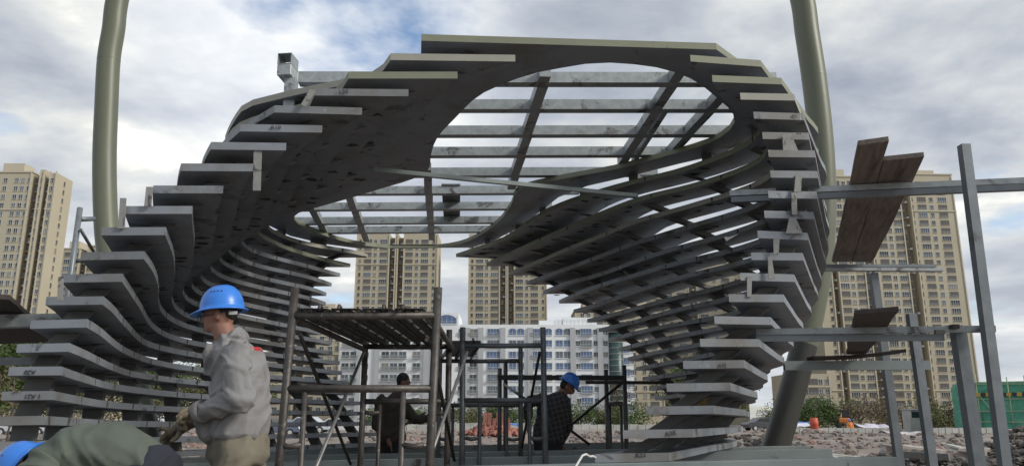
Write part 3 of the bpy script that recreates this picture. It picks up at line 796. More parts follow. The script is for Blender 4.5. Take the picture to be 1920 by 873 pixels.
def far_plants():
    k = 0
    spots_ = [(1488, 112, 'bush_a', 1.0), (1530, 108, 'bush_a', 1.0), (1572, 112, 'bush_a', .95), (1612, 106, 'bush_c', 1.0), (1655, 110, 'bush_c', 1.05), (1692, 114, 'bush_c', .95), (1740, 110, 'bush_b', .95), (1778, 113, 'bush_b', .95), (1815, 112, 'bush_c', .9), (1460, 118, 'bush_b', .8)]
    lab = ['leafy green shrub just right of the leaning pipe', 'leafy green shrub behind the red container', 'dense green shrub behind the orange digger', 'brownish shrub right of the orange digger', 'wide brown shrub between the two slanting tubes', 'thin brown shrub left of the grey hut', 'olive shrub right of the grey hut', 'olive shrub nearing the green netting', 'brown shrub at the corner of the green netting', 'olive shrub behind the leaning pipe']
    for (u, y, kd, s), l in zip(spots_, lab):
        p = at(u, 800, y); plant(kd, p.x, p.y, s * 1.02, 'shrub', l, 'shrubs along the far edge of the site', rz=k * 1.3); k += 1
    spots_ = [(826, 128, 'bush_a', .85), (868, 126, 'bush_b', .9), (905, 130, 'bush_b', .9), (945, 126, 'bush_a', .95), (985, 128, 'bush_a', .9), (1085, 126, 'bush_a', .95), (1120, 128, 'bush_b', .8), (1185, 124, 'bush_a', 1.0), (1150, 130, 'bush_b', .8), (740, 126, 'bush_b', .85), (700, 130, 'bush_a', .8), (778, 128, 'bush_a', .8)]
    lab = ['green shrub just right of the near scaffold', 'pale flowering shrub behind the brick heap', 'olive shrub above the brick heap', 'green shrub between the far scaffold legs', 'green shrub left of the plaid worker', 'green shrub right of the plaid worker', 'olive shrub left of the small grey frame', 'tall green shrub behind the small grey frame', 'low olive shrub in front of the glazed stair tower', 'olive shrub behind the bareheaded worker', 'green shrub left of the bareheaded worker', 'green shrub under the reaching arm']
    for (u, y, kd, s), l in zip(spots_, lab):
        p = at(u, 800, y); plant(kd, p.x, p.y, s, 'shrub', l, 'shrubs before the white apartments', rz=k * 1.3); k += 1
    spots_ = [(-30, 30, 'tree_a', 1.05), (45, 33, 'tree_b', 1.0), (120, 36, 'tree_a', .95), (190, 38, 'tree_b', .95), (260, 36, 'tree_a', .9), (330, 40, 'tree_a', .95), (390, 37, 'tree_b', .85), (445, 42, 'tree_a', .9), (15, 27, 'sparse', .55), (160, 29, 'sparse', .5), (300, 31, 'sparse', .5)]
    lab = ['round green tree at the left edge behind the fins', 'olive tree behind the lowest left fins', 'green tree behind the left fin ends', 'olive tree seen through the second gap of the left fins', 'green tree seen through the fins above the stooping worker', 'green tree behind the fins left of the standing worker', 'olive tree hidden behind the standing worker', 'green tree seen through the fins right of the standing worker', 'bare twiggy tree at the left edge', 'bare twiggy tree behind the left fins', 'bare twiggy tree behind the glove of the standing worker']
    for (u, y, kd, s), l in zip(spots_, lab):
        p = at(u, 800, y); plant(kd, p.x, p.y, s, 'tree', l, 'small trees left of the pavilion', rz=k * 1.7, sz=1.0); k += 1
    p = at(1295, 650, 60); 
    for u, y, s, l in ((1290, 50, 1.25, 'green tree seen through the right fins'), (1350, 54, 1.1, 'olive tree behind the right fins')):
        p = at(u, 800, y); plant('tree_a' if s > 1.2 else 'tree_b', p.x, p.y, s, 'tree', l, 'trees behind the right fins')
    p = at(1165, 800, 100); plant('sparse', p.x, p.y, 1.25, 'tree', 'bare brown tree beside the small grey frame', None)
far_plants()
# ------------------------------------------------------------------ buildings
M['tan'] = material('tan_render', (0.385, 0.345, 0.255), 0.9, 0, 0.06, 0.05, 0, spots=[((0.36, 0.31, 0.22), 0.08, 0.6, 0.8)])
M['tan_l'] = material('light_tan_render', (0.44, 0.395, 0.30), 0.9, 0, 0.06, 0.05)
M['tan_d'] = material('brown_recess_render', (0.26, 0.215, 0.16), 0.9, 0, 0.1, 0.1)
M['white'] = material('white_render', (0.68, 0.70, 0.71), 0.9, 0, 0.05, 0.06, 0, spots=[((0.52, 0.53, 0.54), 0.1, 0.55, 0.8)])
M['greyr'] = material('grey_render', (0.38, 0.39, 0.40), 0.9, 0, 0.06, 0.1)
M['glass'] = material('dark_window_glass', (0.045, 0.055, 0.065), 0.12, 0, 0.5, 0.12, spec=.6)
M['glassb'] = material('blue_window_glass', (0.075, 0.13, 0.25), 0.2, 0, 0.4, 0.15, spec=.6)
M['glassg'] = material('green_stair_glass', (0.02, 0.05, 0.045), 0.4, 0, 0.4, 0.3, spec=.6)
M['frame'] = material('pale_window_frame', (0.50, 0.51, 0.50), 0.6, 0, 0.08, 1)
M['rail'] = material('grey_balcony_rail', (0.30, 0.33, 0.33), 0.6, 0.2, 0.1, 1)
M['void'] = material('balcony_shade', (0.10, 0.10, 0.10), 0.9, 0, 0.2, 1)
def win_mesh(name, w, h, panes, glass, frame='frame', sill=None, rail=False, arch=False, open_=False):
    """window standing in its wall: frame bars proud of the pane; origin at the middle, facing -y"""
    mb = MB([M[glass], M[frame], M[sill or 'tan_l'], M['rail']])
    t = .09
    if arch:
        n = 7
        pts = [(-w / 2, -h / 2), (w / 2, -h / 2)] + [(math.cos(math.pi * i / n) * w / 2, h / 2 - w * .22 + math.sin(math.pi * i / n) * w * .3) for i in range(n + 1)]
        mb.add([(x, -.03, z) for x, z in pts] + [(x, .05, z) for x, z in pts], [tuple(range(len(pts)))] + [(i, (i + 1) % len(pts), len(pts) + (i + 1) % len(pts), len(pts) + i) for i in range(len(pts))], 0)
    else:
        mb.box((0, 0, 0), (w, .06, h), 0)
        mb.box((0, -.04, h / 2), (w + t, .1, t), 1)
    mb.box((0, -.06, -h / 2), (w + .25, .26, .14), 2)
    for i in range(panes + 1):
        x = -w / 2 + w * i / panes
        mb.box((x, -.045, -.02), (t * .8, .08, h - .1), 1)
    mb.box((0, -.05, -h * .16), (w, .06, t * .6), 1)
    if open_:
        mb.box((w * .12, -.02, .06), (w / panes * .9, .06, h * .8), 3 if False else 0)
    if rail == 'low':
        mb.box((0, -.12, -h / 2 + .42), (w + .1, .06, .07), 3)
        mb.box((0, -.12, -h / 2 + .75), (w + .1, .06, .07), 3)
        for i in range(9): mb.box((-w / 2 + w * i / 8, -.12, -h / 2 + .4), (.06, .05, .75), 3)
    elif rail:
        mb.box((0, -.32, -h / 2 - .1), (w + .3, .64, .12), 2)
        for i in range(12): mb.box((-w / 2 - .12 + (w + .24) * i / 11, -.6, -h / 2 + .32), (.07, .05, .75), 3)
        mb.box((0, -.6, -h / 2 + .70), (w + .3, .06, .08), 3)
        for sx in (-1, 1): mb.box((sx * (w / 2 + .12), -.32, -h / 2 + .70), (.06, .6, .08), 3)
    return mb.mesh(name)
def vary_glass(m):
    t = m.node_tree; L = t.links.new
    oi = N(t, 'ShaderNodeObjectInfo')
    b = t.nodes['Principled BSDF']; src = b.inputs['Base Color'].links[0].from_socket
    r = ramp(t, [(0.0, (0.02, 0.025, 0.03)), (0.30, (0.045, 0.055, 0.065)), (0.55, (0.10, 0.12, 0.135)), (0.72, (0.03, 0.03, 0.03)), (0.82, (0.22, 0.21, 0.18)), (0.92, (0.07, 0.09, 0.12))], 'CONSTANT')
    L(oi.outputs['Random'], r.inputs[0])
    mx = N(t, 'ShaderNodeMix', data_type='RGBA'); mx.inputs[0].default_value = .8; L(src, mx.inputs[6]); L(r.outputs[0], mx.inputs[7]); L(mx.outputs[2], b.inputs['Base Color'])
vary_glass(M['glass'])
def vary_blue(m):
    t = m.node_tree; L = t.links.new
    oi = N(t, 'ShaderNodeObjectInfo'); b = t.nodes['Principled BSDF']; src = b.inputs['Base Color'].links[0].from_socket
    r = ramp(t, [(0.0, 0.0), (0.62, 0.75), (0.8, 0.0), (0.9, 0.9)], 'CONSTANT'); L(oi.outputs['Random'], r.inputs[0])
    mx = N(t, 'ShaderNodeMix', data_type='RGBA'); L(r.outputs[0], mx.inputs[0]); L(src, mx.inputs[6]); mx.inputs[7].default_value = (0.10, 0.115, 0.125, 1); L(mx.outputs[2], b.inputs['Base Color'])
vary_blue(M['glassb'])
WM = {}
WM['wide'] = win_mesh('window', 3.3, 1.95, 4, 'glass', sill='tan_l')
WM['wide_open'] = win_mesh('window', 3.2, 2.0, 3, 'void', 'tan_d', sill='tan_l', rail=False)
WM['bal'] = win_mesh('window', 3.2, 2.1, 3, 'void', 'tan_d', 'tan_l', rail='low')
WM['small'] = win_mesh('window', 1.35, 1.75, 2, 'glass', sill='tan_l')
WM['slit'] = win_mesh('window', .9, 1.7, 1, 'glass', 'tan_d', sill='tan_l')
WM['wwide'] = win_mesh('window', 3.4, 1.75, 4, 'glassb', sill='white')
WM['wbal'] = win_mesh('window', 3.0, 1.8, 4, 'glassb', sill='greyr', rail=True)
WM['wsm'] = win_mesh('window', 1.2, 1.4, 2, 'glass', sill='white')
WM['wmid'] = win_mesh('window', 1.8, 1.75, 2, 'glassb', sill='white')
WM['wmidb'] = win_mesh('window', 1.9, 1.7, 2, 'glass', sill='greyr', rail=True)
WM['warch'] = win_mesh('window', 1.8, 1.7, 2, 'glassb', sill='white', arch=True)
def windows(parent, cells, cap=290):
    """cells: (kind, x, y, z, yaw). The first cap are parts of their own, the rest one joined part"""
    rest = {}
    for i, (kd, x, y, z, yaw) in enumerate(cells):
        if i < cap:
            o = link('window', WM[kd], parent)
            o.location = (x, y, z); o.rotation_euler = (0, 0, yaw)
        else:
            rest.setdefault(0, []).append((kd, x, y, z, yaw))
    if rest:
        bm = bmesh.new(); mats = []
        for kd, x, y, z, yaw in rest[0]:
            me = WM[kd].copy(); me.transform(Matrix.Translation((x, y, z)) @ Matrix.Rotation(yaw, 4, 'Z'))
            idx = []
            for mt in me.materials:
                if mt not in mats: mats.append(mt)
                idx.append(mats.index(mt))
            for p in me.polygons: p.material_index = idx[p.material_index]
            bm.from_mesh(me); bpy.data.meshes.remove(me)
        me = bpy.data.meshes.new('lower_windows'); bm.to_mesh(me); bm.free()
        for mt in mats: me.materials.append(mt)
        o = link('lower_windows', me, parent); o['kind'] = 'stuff'
def tower(label, x0, x1, y, top, bays, depth=16, fl=3.0, yaw=0, side=None, rows=None, crown=True, seed=1, side_cols=(), group='tan apartment towers'):
    """bays: list of (x, kind) columns with x from the left end; 'R' columns are recessed shafts (x, 'R', width)"""
    r = random.Random(seed)
    w = x1 - x0
    e = empty('apartment_tower', (x0, y, 0), label, 'tower', group, (0, 0, yaw))
    body = MB([M['tan'], M['tan_l'], M['tan_d']])
    rec = sorted([(b[0], b[2]) for b in bays if b[1] == 'R'])
    cuts = [0]
    for x, rw in rec: cuts += [x - rw / 2, x + rw / 2]
    cuts.append(w)
    for i in range(0, len(cuts), 2):
        hgt = top - (r.choice((0, 0, 1.2)) if crown else 0)
        body.box(((cuts[i] + cuts[i + 1]) / 2, depth / 2, hgt / 2), (cuts[i + 1] - cuts[i], depth, hgt), 0)
        if crown and cuts[i + 1] - cuts[i] > 6:
            cx = (cuts[i] + cuts[i + 1]) / 2
            body.box((cx, depth / 2, top + .9), ((cuts[i + 1] - cuts[i]) * .45, depth * .6, 4.2), 1)
            body.box((cx, depth / 2, hgt + .35), ((cuts[i + 1] - cuts[i]) + .6, depth + .6, .5), 1)
    for x, rw in rec:
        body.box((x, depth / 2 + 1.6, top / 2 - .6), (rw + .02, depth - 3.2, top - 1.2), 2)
    body.build('wall', e)
    # string courses
    nf = int(top / fl)
    course = MB(M['tan_l'])
    for f in (4, nf - 4):
        for i in range(0, len(cuts), 2):
            course.box(((cuts[i] + cuts[i + 1]) / 2, -.1, f * fl + .1), (cuts[i + 1] - cuts[i] + .2, .5, .45))
    # vertical ribs that divide the bays
    for i in range(0, len(cuts), 2):
        for xx in (cuts[i] + .25, cuts[i + 1] - .25): course.box((xx, -.08, top / 2 - .3), (.45, .4, top - .7))
    course.build('trim', e)
    cells = []
    for f in range(nf - 1, 0, -1):
        z = f * fl + 1.5
        if rows and (f < rows[0] or f > rows[1]): continue
        for b in bays:
            if b[1] == 'R':
                cells.append(('slit', b[0] - b[2] * .1, 1.6 - .05, z, 0))
                if r.random() < .55: cells.append(('ac', b[0] + b[2] * .2, 1.2, z - .7, 0))
                continue
            kd = b[1]
            if kd == 'wide': kd = r.choice(('wide', 'wide', 'bal', 'bal', 'wide_open', 'wide'))
            cells.append((kd, b[0], -.02, z, 0))
        for s_, yy in side_cols:
            cells.append(('slit' if yy < 100 else 'small', w + .02 if s_ > 0 else -.02, yy % 100, z, math.pi / 2 * s_))
    windows(e, cells)
    return e
acm = MB([M['frame']]); acm.box((0, 0, 0), (.9, .5, .65)); WM['ac'] = acm.mesh('air_conditioner')
def X(u, y): return at(u, 600, y).x
def top_z(v, y): return at(960, v, y).z
def bays_of(units, kinds=((-.3, 'wide'), (0, 'small'), (.3, 'wide'))):
    out = []
    for cx, uw in units:
        for f, kd in kinds: out.append((cx + f * uw, kd))
    return out
# right hand tower: three stepped units
y = 285
x0, x1 = X(1541, y), X(1826, y)
w = x1 - x0
def fx(u): return X(u, y) - x0
tower('broad tan apartment tower of three window bays behind the tube staging', x0, x1, y, top_z(326, y),
      [(fx(1562), 'slit'), (fx(1575), 'R', 2.2), (fx(1592), 'wide'), (fx(1608), 'small'), (fx(1625), 'wide'), (fx(1643), 'R', 3.4), (fx(1655), 'slit'), (fx(1674), 'wide'), (fx(1691), 'small'), (fx(1709), 'wide'), (fx(1728), 'R', 3.6), (fx(1740), 'slit'), (fx(1760), 'wide'), (fx(1779), 'small'), (fx(1801), 'wide')], seed=3, yaw=R(2), side_cols=((1, 8),))
# far left tower with its blank end wall
y = 262
x0, x1 = X(-72, y), X(69, y)
def fx(u): return X(u, y) - x0
tower('tan apartment tower at the left edge with a pale windowed end wall', x0, x1, y, top_z(318, y), [(fx(-52.0), 'wide'), (fx(-30.0), 'small'), (fx(-8.0), 'small'), (fx(4.0), 'small'), (fx(17.0), 'small'), (fx(28.0), 'R', 2.6), (fx(40.0), 'small'), (fx(50.0), 'R', 1.8), (fx(60.0), 'small')], depth=10, seed=5, side_cols=((1, 5),))
y = 330
x0, x1 = X(92, y), X(232, y)
def fx(u): return X(u, y) - x0
tower('lower tan apartment block right behind the left tower', x0, x1, y, top_z(462, y), [(fx(112), 'wide'), (fx(128), 'small'), (fx(141), 'R', 3), (fx(156), 'wide'), (fx(174), 'small'), (fx(188), 'R', 3), (fx(205), 'wide')], seed=6)
# the two towers seen through the opening
y = 350
for (ua, ub, lab, sd) in ((662, 818, 'tan tower seen through the opening above the near scaffold', 7), (877, 1026, 'tan tower seen through the opening above the white apartments', 8)):
    x0, x1 = X(ua, y), X(ub, y)
    w = x1 - x0; u = lambda f: f * w
    tower(lab, x0, x1, y, top_z(438, y), [(u(.05), 'slit'), (u(.145), 'wide'), (u(.235), 'small'), (u(.335), 'wide'), (u(.44), 'R', 2.4), (u(.545), 'R', 2.4), (u(.65), 'wide'), (u(.745), 'small'), (u(.84), 'wide'), (u(.95), 'slit')], seed=sd, fl=3.05, crown=False)
y = 240
x0, x1 = X(505, y), X(641, y)
def fx(u): return X(u, y) - x0
tower('tan apartment block seen between the left fins and the scaffold', x0, x1, y, top_z(585, y), [(fx(520), 'wide'), (fx(545), 'small'), (fx(566), 'R', 2.6), (fx(585), 'wide'), (fx(606), 'small'), (fx(622), 'small'), (fx(634), 'slit')], seed=9)
y = 300
x0, x1 = X(1078, y), X(1240, y)
def fx(u): return X(u, y) - x0
tower('tan apartment tower glimpsed behind the right fins', x0, x1, y, top_z(578, y), [(fx(1092), 'small'), (fx(1104), 'small'), (fx(1122), 'wide'), (fx(1146), 'R', 3), (fx(1168), 'small'), (fx(1182), 'wide'), (fx(1205), 'small'), (fx(1222), 'wide')], seed=10)
x0, x1 = X(1245, y), X(1430, y)
def fx(u): return X(u, y) - x0
tower('tan apartment tower hidden behind the middle of the right fins', x0, x1, y + 25, top_z(470, y), [(fx(1262), 'wide'), (fx(1284), 'small'), (fx(1306), 'wide'), (fx(1330), 'R', 3), (fx(1352), 'wide'), (fx(1375), 'small'), (fx(1398), 'wide'), (fx(1420), 'slit')], seed=12)
y = 255
x0, x1 = X(1468, y), X(1546, y)
def fx(u): return X(u, y) - x0
tower('low tan apartment block at the foot of the broad tower', x0, x1, y, top_z(700, y), [(fx(1480), 'wide'), (fx(1500), 'small'), (fx(1513), 'wide'), (fx(1528), 'small'), (fx(1540), 'small')], seed=11, crown=False)
x0, x1 = X(-120, 200), X(70, 200)
def fx(u): return X(u, 200) - x0
tower('low tan block at the left edge below the timber planks', x0, x1, 200, top_z(655, 200), [(fx(-100), 'wide'), (fx(-70), 'small'), (fx(-40), 'wide'), (fx(-10), 'small'), (fx(12), 'wide'), (fx(32), 'small'), (fx(55), 'wide')], seed=13, crown=False)
# the white apartments
def white_block():
    y = 208
    x0, x1 = X(640, y), X(1142, y)
    fx = lambda u: X(u, y) - x0
    w = x1 - x0
    top = top_z(608, y); top_l = top_z(645, y)
    e = empty('white_apartments', (x0, y, 0), 'long white apartment block with blue windows and grey pilasters behind the shrubs', 'apartments')
    b = MB([M['white'], M['greyr']])
    b.box((fx(805) / 2, 7.5, top / 2 - .3), (fx(805), 15, top - .6), 0)
    b.box(((fx(805) + w) / 2, 7, top / 2), (w - fx(805), 14, top), 0)
    b.build('wall', e)
    b = MB([M['white']]); b.box((fx(835), 7.3, top_z(587, y) / 2), (fx(862) - fx(812), 15.4, top_z(587, y))).build('stair_tower', e)
    b = MB([M['white']]); b.box(((fx(1012) + fx(1040)) / 2, 8, top + .8), (fx(1040) - fx(1012), 8, 1.6))
    b.box((fx(1090), 8, top + 1.2), (9, 8, 2.4)); b.build('roof_house', e)
    p = MB(M['greyr'])
    for u in (676, 710, 801, 877, 902, 943, 994, 1073, 1124): p.box((fx(u), -.25, top / 2 - .4), (1.35, .5, top - .9))
    p.build('pilaster', e)
    r_ = MB(M['rail'])
    r_.beam((fx(1040), .4, top + 1.1), (w - .3, .4, top + 1.1), .08)
    r_.beam((fx(1040), .4, top + .6), (w - .3, .4, top + .6), .05)
    for i in range(14): r_.beam((fx(1040) + (w - fx(1040) - .5) * i / 13, .4, top), (fx(1040) + (w - fx(1040) - .5) * i / 13, .4, top + 1.1), .07)
    r_.build('roof_railing', e)
    cols = [(651, 'wmidb'), (667, 'wmidb'), (690, 'wsm'), (725, 'wmidb'), (741, 'wmidb'), (757, 'wmidb'), (783, 'wmidb'), (830, 'wsm'), (852, 'wsm'), (866, 'wmidb'), (888, 'wmidb'), (925, 'wbal'), (961, 'wmid'), (976, 'wmid'), (1007, 'wbal'), (1028, 'wmid'), (1048, 'wmid'), (1063, 'wmid'), (1083, 'wsm'), (1098, 'wbal'), (1116, 'wsm'), (1134, 'wsm')]
    rr = random.Random(2)
    cells = []
    nf = 8
    for f in range(nf):
        z = top - 2.0 - f * 2.95
        if z < 1: break
        for u, kd in cols:
            k2 = kd
            if kd == 'wmid' and f == 0: k2 = 'warch'
            if kd == 'wbal' and f > 0: k2 = rr.choice(('wbal', 'wwide', 'wbal'))
            if u < 810 and f == 0: continue
            cells.append((k2, fx(u), -.03, z, 0))
    windows(e, cells)
    o = link('window', win_mesh('window', 5.2, 2.0, 4, 'glassb', sill='white', arch=True), e); o.location = (fx(838), -.42, top_z(600, y))
    # glazed round stair and the wing beyond
    t = empty('stair_cylinder', (X(1155, 206), 206 + 2.2, 0), 'dark green glazed round stair tower at the end of the white block', 'stair tower')
    hh = top_z(622, 206)
    MB(M['glassg']).tube([(0, 0, 0), (0, 0, hh)], 1.9, 20).build('glazing', t)
    g = MB(M['greyr'])
    for i in range(int(hh / 1.5)): g.tube([(0, 0, 1.5 * i + .3), (0, 0, 1.5 * i + .42)], 1.96, 20)
    g.build('glazing_bar', t)
    MB(M['greyr']).tube([(0, 0, hh), (0, 0, hh + .7)], [2.2, 1.7], 20).build('cap', t)
    e2 = empty('white_wing', (X(1166, 208), 209, 0), 'narrow white wing right of the glazed stair tower', 'apartments')
    ww = X(1186, 208) - X(1166, 208); hh = top_z(640, 208)
    MB(M['white']).box((ww / 2, 5, hh / 2), (ww, 10, hh)).build('wall', e2)
    windows(e2, [(k_, x_, -.03, hh - 2 - 2.95 * f, 0) for f in range(7) for k_, x_ in (('wmid', ww * .4), ('wsm', ww * .85))])
white_block()
# house wrapped in green safety net
def net_house():
    M['net'] = material('green_safety_net', (0.085, 0.31, 0.215), 0.85, 0, 0.3, 0.9, 0.4, 3, spots=[((0.15, 0.40, 0.28), 0.5, 0.55, 0.66), ((0.04, 0.15, 0.11), 0.8, 0.58, 0.7)])
    M['pole'] = material('pale_green_pole', (0.30, 0.38, 0.24), 0.7, 0, 0.2, 3)
    M['haz'] = material('yellow_toe_board', (0.42, 0.28, 0.05), 0.7, 0, 0.15, 2)
    a = at(1803, 760, 74); e = empty('netted_house', (a.x, 74, 0), 'low house under construction wrapped in green safety netting', 'scaffolded house', None, (0, 0, R(-27)))
    hgt = at(1850, 716, 74).z
    r = random.Random(5)
    def sheet(p0, p1, z0, z1, nx, nz, nrm, name):
        vs, fs = [], []
        for j in range(nz + 1):
            for i in range(nx + 1):
                p = Vector(p0).lerp(Vector(p1), i / nx); z = z0 + (z1 - z0) * j / nz
                b = .14 * noise.noise((p.x * .8 + p.y, z * .7, 3)) + .08 * math.sin(i * 2.1) * (j % 2)
                vs.append((p.x + nrm[0] * b, p.y + nrm[1] * b, z))
        for j in range(nz):
            for i in range(nx): fs.append((j * (nx + 1) + i, j * (nx + 1) + i + 1, (j + 1) * (nx + 1) + i + 1, (j + 1) * (nx + 1) + i))
        mb = MB(M['net']); mb.add(vs, fs, 0, True); o = mb.build(name, e)
        s = o.modifiers.new('thickness', 'SOLIDIFY'); s.thickness = .02
    sheet((0, 0), (16, 0), .2, hgt, 60, 14, (0, -1), 'net_sheet')
    sheet((-.3, 12), (0, 0), .2, hgt, 24, 14, (-1, 0), 'net_sheet')
    sheet((0, 12), (16, 12), .2, hgt, 20, 8, (0, 1), 'net_sheet')
    for i in range(13):
        MB(M['pole']).tube([(1.25 * i + .1, -.17, 0), (1.25 * i + .1 + r.uniform(-.05, .05), -.17, hgt + r.uniform(.1, .7))], .05, 6).build('pole', e)
    for z in (1.1, 2.0, 3.1, 4.4, hgt - .1):
        MB(M['pole']).tube([(-.3, -.23, z), (16, -.23, z + r.uniform(-.1, .1))], .05, 6).build('ledger', e)
    for x in (1.2, 5, 8.5):
        MB(M['pole']).tube([(x, -.3, 3.9), (x + 2.2, -.3, .3)], .04, 6).build('diagonal', e)
    for i in range(40):
        MB(M['haz'] if i % 2 else M['ink']).box((.2 + .4 * i, -.33, hgt - 1.15), (.36, .04, .34), rot=Matrix.Rotation(.3, 3, 'Y')).build('toe_board', e)
    MB(M['conc']).box((8, 6, hgt / 2 - .3), (14, 10, hgt - .9)).build('wall', e)
net_house()
# ------------------------------------------------------------------ far site things
def hut():
    a = at(1722, 800, 84)
    e = empty('site_hut', (a.x, a.y, gz(a.x, a.y)), 'small grey site hut with a dark square opening before the shrubs', 'hut')
    h = at(1722, 769, 84).z - gz(a.x, a.y) + .1
    MB(M['conc']).box((0, .8, h / 2), (1.55, 1.6, h)).build('wall', e)
    MB(M['glass']).box((.02, -.005, h * .78), (1.15, .04, h * .26)).build('opening', e)
    MB(M['greyr']).box((0, .8, h + .05), (1.75, 1.85, .12)).build('roof', e)
hut()
M['orange'] = material('orange_paint', (0.62, 0.20, 0.04), 0.5, 0, 0.12, 2)
M['red'] = material('red_plastic', (0.50, 0.09, 0.05), 0.6, 0, 0.12, 3)
def digger():
    a = at(1585, 800, 80)
    z = .55
    e = empty('digger', (a.x, 80, z), 'small orange digger parked on the rise beyond the low wall', 'digger', None, (0, 0, R(65)))
    e.scale = (.62, .62, .72)
    for s in (-1, 1):
        t = MB(M['ink']); t.box((0, s * .75, .3), (2.3, .4, .55)); o = t.build('track', e, .12)
    MB(M['orange']).box((-.1, 0, .95), (1.9, 1.5, .65)).build('body', e, .12)
    c = MB([M['ink'], M['glass']]); c.box((.1, -.2, 1.75), (1.1, 1.0, .95), 1)
    for sx in (-.45, .65):
        for sy in (-.7, .3): c.box((sx, sy, 1.75), (.09, .09, 1.0), 0)
    c.box((.1, -.2, 2.28), (1.3, 1.15, .1), 0); c.build('cab', e)
    MB(M['orange']).beam((.8, .45, 1.2), (2.3, .45, 1.9), .2, .28).build('boom', e)
    MB(M['orange']).beam((2.3, .45, 1.9), (2.9, .45, .6), .16, .22).build('arm', e)
    b = MB(M['ink']); b.box((2.95, .45, .4), (.5, .6, .45)); b.build('bucket', e, .1)
digger()
def barrel():
    a = at(1527, 800, 68)
    e = MB(M['red']); z = gz(a.x, a.y) + .35
    e.tube([(0, 0, 0), (0, 0, .05), (0, 0, .3), (0, 0, .33), (0, 0, .6), (0, 0, .63), (0, 0, .9)], [.30, .33, .33, .35, .35, .33, .31], 14)
    o = e.build('barrel'); o.location = (a.x, a.y, z)
    tag(o, 'red plastic barrel standing on the rise right of the pipe', 'barrel')
    m = MB(M['rubble']); m.tube([(0, 0, -.6), (0, 0, 0)], [1.3, .8], 10); q = m.build('earth_mound'); q.location = (a.x, a.y + .2, z + .01 - .02)
    tag(q, 'low earth mound under the red barrel', 'mound')
barrel()
def tarp(u0, u1, y, w, h, col, label, name='tarpaulin', z0=.3):
    m = bpy.data.materials.get(name + str(col)) or material(name + str(col), col, 0.6, 0, 0.1, 2)
    a, b = at(u0, 800, y), at(u1, 800, y)
    nx, ny = 24, 8; vs, fs = [], []
    for j in range(ny + 1):
        for i in range(nx + 1):
            x = a.x + (b.x - a.x) * i / nx; yy = y + w * j / ny
            z = gz(x, yy) + z0 + h * math.sin(math.pi * min(1, j / ny * 1.3)) * (.6 + .6 * noise.noise((x * .8, yy, 2))) + .1 * noise.noise((x * 2.1, yy * 2, 5))
            vs.append((x, yy, z))
    for j in range(ny):
        for i in range(nx): fs.append((j * (nx + 1) + i, j * (nx + 1) + i + 1, (j + 1) * (nx + 1) + i + 1, (j + 1) * (nx + 1) + i))
    mb = MB(m); mb.add(vs, fs, 0, True); o = mb.build(name)
    s = o.modifiers.new('thickness', 'SOLIDIFY'); s.thickness = .03
    tag(o, label, 'tarpaulin', 'tarpaulins spread over the spoil')
tarp(1478, 1522, 76, 3, .4, (.62, .62, .68), 'white sheet spread on the rise just right of the pipe', z0=.5)
tarp(1495, 1530, 80, 2.5, .5, (.06, .14, .42), 'blue sheet behind the white one near the red barrel', z0=.7)
tarp(1612, 1668, 76, 3, .45, (.56, .54, .62), 'pale mauve sheet left of the grey hut', z0=.55)
tarp(1668, 1740, 64, 3, .3, (.50, .48, .48), 'grey sheet in front of the grey hut', z0=.15)
tarp(952, 975, 60, 1.5, .25, (.05, .15, .45), 'blue sheet over bricks beside the far scaffold', z0=.75)
def car(u, y, col, label, yaw=0, z=0):
    m = material('car_paint_' + label[:6].strip().replace(' ', '_'), col, 0.25, 0, 0.04, 1)
    a = at(u, 800, y)
    e = empty('parked_car', (a.x, y, gz(a.x, y) + z), label, 'car', 'cars parked beyond the site', (0, 0, yaw))
    prof = [(-2.15, .35), (-2.2, .75), (-1.95, .92), (-1.3, 1.0), (-.7, 1.42), (.75, 1.45), (1.35, 1.02), (2.05, .88), (2.2, .6), (2.1, .33)]
    b = MB(m); n = len(prof)
    b.add([(x, -.85 if 1 < zz < 2 else -.88, zz) for x, zz in prof] + [(x, .88, zz) for x, zz in prof], [tuple(range(n)), tuple(range(n, 2 * n))[::-1]] + [(i, (i + 1) % n, n + (i + 1) % n, n + i) for i in range(n)])
    b.build('body', e, .05)
    for s in (-1, 1):
        w = [(-1.1, 1.02), (-.65, 1.36), (.68, 1.38), (1.15, 1.02)]
        g = MB(M['glass']); g.add([(x, s * .885, zz) for x, zz in w] + [(x, s * .86, zz) for x, zz in w], [(0, 1, 2, 3), (7, 6, 5, 4)] + [(i, (i + 1) % 4, 4 + (i + 1) % 4, 4 + i) for i in range(4)]); g.build('side_window', e)
        for x in (-1.35, 1.35):
            t = MB([M['ink'], M['frame']]); t.tube([(x, s * .72, .32), (x, s * .92, .32)], .32, 14, 0); t.tube([(x, s * .9, .32), (x, s * .93, .32)], .18, 10, 1); t.build('wheel', e)
for a in ((48, 62, (.5, .52, .55), 'silver car seen under the lowest left fins', .1), (20, 66, (.08, .09, .1), 'dark car at the left edge behind the fins', .05), (575, 72, (.55, .6, .66), 'pale blue car seen through the near scaffold', 0), (632, 74, (.6, .6, .6), 'white car seen left of the bareheaded worker', .05), (520, 70, (.12, .14, .2), 'navy car behind the fins right of the standing worker', 0), (1430, 90, (.07, .07, .08), 'black car behind the foot of the leaning pipe', .2)):
    car(*a)
